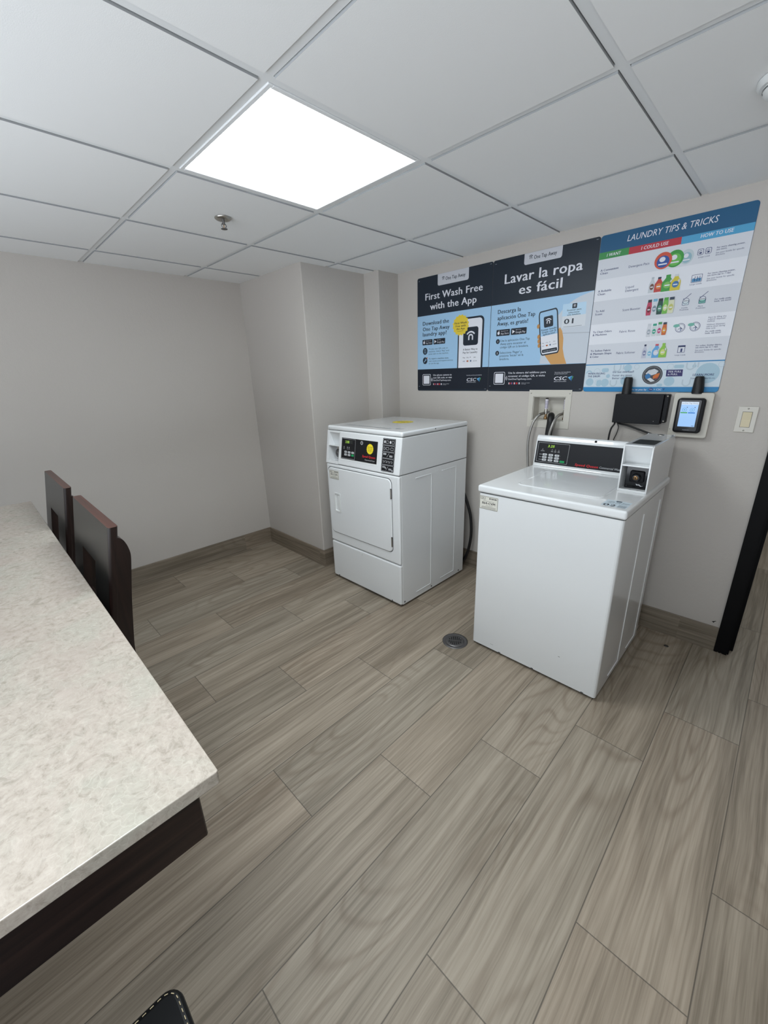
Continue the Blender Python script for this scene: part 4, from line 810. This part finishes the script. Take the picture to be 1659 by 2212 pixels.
for i, a in enumerate(((0.246, 0.272, 0.457, 0.524, '#bfc5cb', '#aeb4bb', '#6d4a3f'), (0.270, 0.304, 0.457, 0.520, '#b8403a', '#2e3650', '#d07a3c'), (0.299, 0.345, 0.455, 0.524, '#3d9440', '#3d9440', '#78b55a'), (0.335, 0.374, 0.454, 0.521, '#cbbb3a', '#c9ccd0', '#3a6ea2'))): bottle(*a, 3 + 3 * i, i > 1)
for i, a in enumerate(((0.250, 0.274, 0.358, 0.427, '#b23a57', '#2b2c35', '#6d1f2d'), (0.272, 0.297, 0.359, 0.428, '#c9ced4', '#6fa9c6', '#7b8b98'), (0.294, 0.320, 0.358, 0.427, '#1f4a41', '#1d2228', '#4f8a75'), (0.317, 0.342, 0.358, 0.428, '#6fb04a', '#4f9b43', '#c8cf9a'), (0.339, 0.366, 0.358, 0.427, '#ced0b3', '#2c3b4f', '#b9b96a'))): bottle(*a, 3 + 3 * i, False, True)
for i, a in enumerate(((0.266, 0.288, 0.260, 0.320, '#cacdd3', '#c3c7cd', '#9aa3ad'), (0.288, 0.311, 0.262, 0.318, '#c7cfd0', '#2f9a80', '#2f9a80'), (0.310, 0.332, 0.262, 0.323, '#c9cdd0', '#3e8f50', '#b6386e'), (0.331, 0.352, 0.264, 0.320, '#c4632f', '#2d3448', '#d29a3c'))): bottle(*a, 3 + 3 * i, False, True)
for i, a in enumerate(((0.262, 0.284, 0.162, 0.226, '#b9bccb', '#232a4a', '#7d83a2'), (0.283, 0.308, 0.162, 0.218, '#c3d3dc', '#c9d5dc', '#7fb3cd'), (0.306, 0.340, 0.162, 0.225, '#5f9fd0', '#c04a55', '#c9ced8'), (0.336, 0.368, 0.162, 0.227, '#86b944', '#86b944', '#c9cf7d'))): bottle(*a, 3 + 3 * i, i > 1)
for x in (0.418, 0.446): b.outline(P, x, 0.583, x + 0.022, 0.607, 0.0018, TXT, 3, 0.005); b.arc(P, x + 0.011, 0.594, 0.005, 0.0068, 40, 320, TXT, 3); b.disc(P, x + 0.012, 0.592, 0.004, 0.003, TXT, 3, 10)
b.outline(P, 0.413, 0.475, 0.453, 0.507, 0.0016, TXT, 3, 0.003); b.pol(P, [(0.416, 0.478), (0.450, 0.478), (0.450, 0.493), (0.444, 0.490), (0.438, 0.494), (0.430, 0.489), (0.423, 0.493), (0.416, 0.491)], ink('#4a86b0'), 3)
for x in (0.425, 0.434, 0.443): b.rect(P, x, 0.480, x + 0.002, 0.500, TXT, 4)
for x, cc in ((0.408, '#c6d3d8'), (0.470, '#6fae9f')): b.rect(P, x - 0.013, 0.385, x + 0.013, 0.402, ink(cc), 3, 0.003); b.outline(P, x - 0.013, 0.385, x + 0.013, 0.404, 0.0015, TXT, 4, 0.003); b.disc(P, x, 0.403, 0.013, 0.004, ink('#cfd4da'), 4); b.arc(P, x, 0.403, 0.011, 0.0125, 0, 360, TXT, 5); b.line(P, (x - 0.006, 0.412), (x + 0.016, 0.432), 0.002, TXT, 4); b.line(P, (x - 0.012, 0.408), (x - 0.006, 0.414), 0.0015, TXT, 4); b.line(P, (x - 0.012, 0.414), (x - 0.006, 0.408), 0.0015, TXT, 4)
for x in (0.405, 0.462): b.arc(P, x, 0.290, 0.018, 0.0198, 0, 360, TXT, 3); b.arc(P, x, 0.290, 0.0145, 0.0155, 0, 360, TXT, 3); b.disc(P, x - 0.016, 0.300, 0.013, 0.007, ink('#6fae9f'), 4); b.line(P, (x - 0.003, 0.295), (x + 0.010, 0.283), 0.002, TXT, 4); b.line(P, (x - 0.008, 0.284), (x + 0.006, 0.288), 0.002, TXT, 4); b.rect(P, x + 0.001, 0.276, x + 0.006, 0.290, ink('#8f9ab5'), 4)
b.outline(P, 0.411, 0.180, 0.440, 0.207, 0.0018, TXT, 3, 0.001); b.rect(P, 0.411, 0.205, 0.440, 0.212, TXT, 3, 0.001); b.rect(P, 0.423, 0.183, 0.430, 0.198, TXT, 4)
for s_, x, z, wd in (('Large Load', 0.424, 0.572, 0.040), ('Large Loads', 0.411, 0.466, 0.044), ('A Little', 0.395, 0.372, 0.024), ('Freshness', 0.390, 0.364, 0.034), ('More', 0.458, 0.372, 0.018), ('Freshness', 0.452, 0.364, 0.034), ('Large Loads', 0.404, 0.167, 0.042)): b.text(P, s_, x, z, 0.0062, TXT, 3, wd)
for s_, x, z, wd, bd in (('For more cleaning power,', 0.485, 0.598, 0.094, 1), ('use more.', 0.485, 0.590, 0.036, 1), ('See your bottle for specific', 0.485, 0.578, 0.095, 0), ('directions.', 0.485, 0.570, 0.033, 0),
        ('For more cleaning power,', 0.471, 0.501, 0.094, 1), ('use more (up to 1 cap).', 0.471, 0.493, 0.082, 1), ('See your bottle for specific', 0.471, 0.481, 0.095, 0), ('directions.', 0.471, 0.473, 0.036, 0),
        ('For really stinky', 0.515, 0.393, 0.057, 1), ('loads, use more!', 0.515, 0.385, 0.058, 1), ('Start by filling the', 0.505, 0.321, 0.064, 0), ('softener dispenser', 0.505, 0.313, 0.064, 0), ('halfway', 0.505, 0.305, 0.027, 0), ('Without dispenser,', 0.505, 0.291, 0.066, 0), ('add to drum during', 0.505, 0.283, 0.067, 0), ('rinse cycle', 0.505, 0.275, 0.034, 0), ('For really stinky', 0.505, 0.263, 0.056, 1), ('loads, use more!', 0.505, 0.255, 0.057, 1),
        ('For softer, fresher fabrics,', 0.480, 0.204, 0.095, 1), ('use more (up to 1 cap).', 0.480, 0.196, 0.083, 1), ('See your bottle for specific', 0.480, 0.184, 0.096, 0), ('directions.', 0.480, 0.176, 0.036, 0)): b.text(P, s_, x, z, 0.0064, TXT, 3, wd, bool(bd), 0.1)
# washing tips band with pale shapes
b.rect(P, 0.0005, 0.024, PW - 0.0005, 0.1375, ink('#c6d3dc'), 2); b.rect(P, 0.0005, 0.1365, PW - 0.0005, 0.1415, BLUE, 3); b.rect(P, 0.0005, 0.0005, PW - 0.0005, 0.024, BLUE, 3, [0.013, 0.013, 0.0005, 0.0005])
LB, LB2 = ink('#a3bfce'), ink('#b3c2cc')
for x, z, r, f in ((0.030, 0.050, 0.020, 1), (0.075, 0.048, 0.017, 0), (0.108, 0.046, 0.020, 1), (0.062, 0.104, 0.016, 0), (0.210, 0.118, 0.018, 1), (0.250, 0.122, 0.012, 0), (0.205, 0.055, 0.022, 1), (0.400, 0.050, 0.022, 1), (0.545, 0.085, 0.045, 1), (0.590, 0.122, 0.012, 0), (0.395, 0.118, 0.014, 0), (0.120, 0.080, 0.010, 1), (0.490, 0.118, 0.008, 1)):
    if f: b.disc(P, x, z, r, r, LB, 3)
    else: b.arc(P, x, z, r - 0.002, r, 0, 360, LB2, 3.3)
for x in (0.160, 0.475): b.arc(P, x, 0.118, 0.012, 0.018, 180, 360, LB2, 3.6); b.rect(P, x - 0.018, 0.118, x - 0.012, 0.134, LB2, 3.6); b.rect(P, x + 0.012, 0.118, x + 0.018, 0.134, LB2, 3.6); b.rect(P, x + 0.026, 0.112, x + 0.032, 0.134, LB2, 3.6)
for x in (0.150, 0.470): b.arc(P, x, 0.044, 0.012, 0.018, 180, 360, LB2, 3.6); b.rect(P, x - 0.018, 0.044, x - 0.012, 0.058, LB2, 3.6); b.rect(P, x + 0.012, 0.044, x + 0.018, 0.058, LB2, 3.6)
b.rect(P, 0.085, 0.100, 0.120, 0.120, LB, 4, 0.009); b.rect(P, 0.410, 0.110, 0.450, 0.126, LB, 4, 0.006); b.rect(P, 0.066, 0.028, 0.090, 0.060, LB, 4, 0.008); b.arc(P, 0.022, 0.095, 0.010, 0.016, 0, 180, LB, 3.8); b.rect(P, 0.350, 0.026, 0.374, 0.040, LB, 4, 0.006)
for s_, x, z, wd in (('WHEN FILLING', 0.017, 0.089, 0.086), ('THE DRUM', 0.017, 0.075, 0.062), ('Do not overload!', 0.142, 0.095, 0.098), ('75% FULL', 0, 0, 0), ('LEARN MORE', 0.491, 0.074, 0.080)):
    if wd: b.text(P, s_, x, z, 0.0100, TXT, 5, wd, True)
b.text(P, 'Faster dry times', 0.142, 0.078, 0.0095, TXT, 5, 0.091); b.text(P, 'Better cleaning', 0.142, 0.064, 0.0095, TXT, 5, 0.085); b.text(P, 'Scan to see rewards-csc', 0.484, 0.060, 0.0075, TXT, 5, 0.093)
b.disc(P, 0.324, 0.081, 0.044, 0.044, ink('#2c2d31'), 5, 40); b.arc(P, 0.324, 0.081, 0.037, 0.040, 0, 360, ink('#74767b'), 6, 36); b.disc(P, 0.324, 0.081, 0.034, 0.034, ink('#3d4046'), 6, 36)
b.pol(P, [(0.294, 0.088), (0.306, 0.104), (0.330, 0.110), (0.348, 0.100), (0.340, 0.086), (0.322, 0.080), (0.305, 0.082)], ink('#c3c6ca'), 7); b.pol(P, [(0.292, 0.078), (0.305, 0.090), (0.318, 0.082), (0.316, 0.066), (0.300, 0.062)], ink('#2c6fa5'), 8)
b.pol(P, [(0.330, 0.062), (0.352, 0.072), (0.356, 0.090), (0.340, 0.086), (0.328, 0.076)], ink('#c4692a'), 8); b.pol(P, [(0.304, 0.062), (0.318, 0.068), (0.330, 0.060), (0.340, 0.052), (0.322, 0.048)], ink('#ccd0d4'), 9); b.pol(P, [(0.338, 0.058), (0.350, 0.066), (0.353, 0.075), (0.344, 0.068)], ink('#a33a2e'), 9)
for i in range(3): b.disc(P, 0.370 + 0.004 * i, 0.104, 0.0012, 0.0012, TXT, 5, 8)
b.pol(P, [(0.383, 0.073), (0.450, 0.073), (0.448, 0.104), (0.381, 0.104)], ink('#2c2760'), 5); b.text(P, '75% FULL', 0.390, 0.091, 0.0085, WH, 6, 0.053, True); b.text(P, 'is FULL', 0.390, 0.079, 0.0085, WH, 6, 0.040, True)
b.text(P, 'Brought to you by', 0.212, 0.0075, 0.0085, WH, 5, 0.098, True, 0.15); b.disc(P, 0.328, 0.0125, 0.010, 0.0085, ink('#1e4e86'), 5); b.text(P, 'Tide', 0.328, 0.0105, 0.0048, WH, 6, 0.013, True, 0, 'c'); b.text(P, '+ CSC', 0.341, 0.008, 0.0085, WH, 5, 0.034, True, 0.1); b.pol(P, [(0.378, 0.016), (0.389, 0.018), (0.384, 0.007)], ink('#1e4e86'), 5)
tag(b.build('wall_poster'), 'white poster headed LAUNDRY TIPS & TRICKS, nearest the doorway', 'poster')

# ------------------------------------------------------------------ stone-topped table
TX0, TX1, TY0, TY1, TZ = 0.772, 2.753, -3.11, -2.348, 0.92
t = thing('counter_table', 'counter-height table with a pale veined stone top and dark wood apron', 'table', ((TX0 + TX1) / 2, (TY0 + TY1) / 2, 0))
lx, ly = (TX1 - TX0) / 2, (TY1 - TY0) / 2
b = B(); b.extrude([(p[0], p[1], TZ - 0.022) for p in rounded(-lx, -ly, lx, ly, [0.004] * 4)], (0, 0, 0.022), STONE_M, 0.0014, 2); b.build('stone_top', t)
ax0, ax1, ay0, ay1 = -lx + 0.025, lx - 0.025, -ly + 0.024, ly - 0.024; az0, az1 = 0.793, TZ - 0.0222
for x0, x1, y0, y1 in ((ax0, ax0 + 0.02, ay0, ay1), (ax1 - 0.02, ax1, ay0, ay1), (ax0 + 0.02, ax1 - 0.02, ay0, ay0 + 0.02), (ax0 + 0.02, ax1 - 0.02, ay1 - 0.02, ay1)):
    b = B(); b.box(x0, x1, y0, y1, az0, az1, WOODX_M, 0.002, 1); b.build('apron', t)
for x in (-0.70, 0.20):
    b = B(); b.box(x - 0.03, x + 0.03, -0.34, -0.10, 0.03, az1, WOOD_M, 0.003, 1); b.box(x - 0.05, x + 0.05, -0.36, -0.07, 0.0, 0.03, WOOD_M, 0.004, 1); b.build('pedestal', t)

# ------------------------------------------------------------------ stools
SW = 0.469
def make_stool(name, label, loc, rot, group):
    t = thing(name, label, 'stool', loc, rot, group)
    hw = SW / 2
    slope = (0.290 - 0.245) / (1.068 - 0.831); fy = lambda z: 0.245 + (z - 0.831) * slope        # front plane of the back board
    th = 0.0235; zt, zb2 = 1.068, 0.62
    # back board with a square hand hole; the upright corners are rounded
    b = B(); A = rounded(-hw, 0, hw, th, [0.008] * 4, 5)
    up = Vector((0, slope, 1))
    def at(x, y, z): return (x, fy(z) + y, z)
    hxa, hxb, hza, hzb = -0.097, 0.077, 0.79, 0.934
    n = len(A)
    # outer skin, top and bottom
    vs = [at(p[0], p[1], zb2) for p in A] + [at(p[0], p[1], zt) for p in A]
    front = [i for i in range(n) if A[i][1] < 1e-6]; back = [i for i in range(n) if A[i][1] > th - 1e-6]
    fs = [(i, (i + 1) % n, n + (i + 1) % n, n + i) for i in range(n) if not ((i in front and (i + 1) % n in front) or (i in back and (i + 1) % n in back))]
    b.add(vs, fs, WOOD_M, False)
    b.add([vs[n + i] for i in range(n)], [tuple(range(n))], WOOD_LIT_M); b.add([vs[i] for i in range(n)], [tuple(range(n))[::-1]], WOOD_M)
    xa, xb = min(A[i][0] for i in front), max(A[i][0] for i in front)
    for yy, m_, rev in ((0.0, LAMIN_M, False), (th, WOOD_M, True)):
        q = [at(x, yy, z) for z in (zb2, hza, hzb, zt) for x in (xa, hxa, hxb, xb)]
        ff = [(r * 4 + c, r * 4 + c + 1, (r + 1) * 4 + c + 1, (r + 1) * 4 + c) for r in range(3) for c in range(3) if not (r == 1 and c == 1)]
        b.add(q, [f[::-1] if rev else f for f in ff], m_)
    H4 = [(hxa, hza), (hxb, hza), (hxb, hzb), (hxa, hzb)]
    b.add([at(x, 0, z) for x, z in H4] + [at(x, th, z) for x, z in H4], [(i, (i + 1) % 4, 4 + (i + 1) % 4, 4 + i)[::-1] for i in range(4)], WOOD_M)
    b.build('backrest', t)
    # rear legs: boards with a rounded top standing behind the back board
    outer = [(0.3075, 1.036), (0.315, 1.030), (0.3205, 1.019), (0.3245, 1.003), (0.326, 0.980), (0.319, 0.939), (0.304, 0.860), (0.293, 0.791), (0.286, 0.747), (0.280, 0.700), (0.279, 0.64), (0.284, 0.50), (0.302, 0.30), (0.330, 0.10), (0.348, 0.0)]
    outer = [(q.x, q.y) for q in spline([(y, z, 0) for y, z in outer], 4)]
    inner = [(0.300, 0.0), (0.284, 0.10), (0.258, 0.30), (0.240, 0.50), (fy(0.62) + th - 0.006, 0.60), (fy(0.62) + th - 0.006, 0.62), (fy(1.036) + th - 0.006, 1.036)]
    for x in (-hw + 0.0008, hw - 0.0308):
        b = B(); b.extrude([(x, y, z) for y, z in outer + inner], (0.030, 0, 0), WOOD_M); b.build('leg', t)
    for x in (-hw + 0.012, hw - 0.050):
        b = B(); b.box(x, x + 0.038, -0.190, -0.152, 0.0, 0.585, WOOD_M, 0.003, 1); b.build('leg', t)
    for x in (-hw + 0.016, hw - 0.036):
        b = B(); b.box(x, x + 0.020, -0.152, 0.236, 0.530, 0.585, WOOD_M, 0.002, 1); b.build('seat_rail', t)
        b = B(); b.box(x, x + 0.020, -0.152, 0.250, 0.190, 0.220, WOOD_M, 0.002, 1); b.build('stretcher', t)
    for z0, z1 in ((0.530, 0.585), (0.230, 0.262)):
        b = B(); b.box(-hw + 0.050, hw - 0.050, -0.184, -0.160, z0, z1, WOOD_M, 0.002, 1); b.build('stretcher' if z0 < 0.4 else 'seat_rail', t)
    b = B(); b.extrude([(p[0], p[1], 0.585) for p in rounded(-0.226, -0.205, 0.226, 0.198, [0.022] * 4)], (0, 0, 0.065), VINYL_M, 0.009, 3); seat = b.build('seat', t)
    b = B()                                 # stitched seam round the cushion
    L4 = rounded(-0.2195, -0.1985, 0.2195, 0.1915, [0.016] * 4); pts = []
    for i in range(len(L4)):
        p, q2 = L4[i], L4[(i + 1) % len(L4)]; d = math.hypot(q2[0] - p[0], q2[1] - p[1]); k = max(1, int(d / 0.0045))
        for j in range(k): pts.append((p[0] + (q2[0] - p[0]) * j / k, p[1] + (q2[1] - p[1]) * j / k))
    for i in range(0, len(pts) - 1, 2):
        p, q2 = pts[i], pts[i + 1]; z = 0.6500
        b.tube([(p[0], p[1], z), (p[0] * 0.6 + q2[0] * 0.4, p[1] * 0.6 + q2[1] * 0.4, z + 0.0002), (q2[0], q2[1], z)], 0.0006, STITCH_M, 5)
    b.build('stitching', seat)
    return t
GRP = 'wooden counter stools round the stone table'
make_stool('counter_stool', 'dark wood stool at the far end of the stone table, nearer the blank wall', (1.137, -2.570, 0), 0.0, GRP)
make_stool('counter_stool', 'dark wood stool tucked at the middle of the stone table, showing its curved rear leg', (1.7645, -2.570, 0), 0.0, GRP)
make_stool('counter_stool', 'stool with a stitched black vinyl seat at the near end of the stone table', (2.973, -2.684, 0), -PI / 2, GRP)
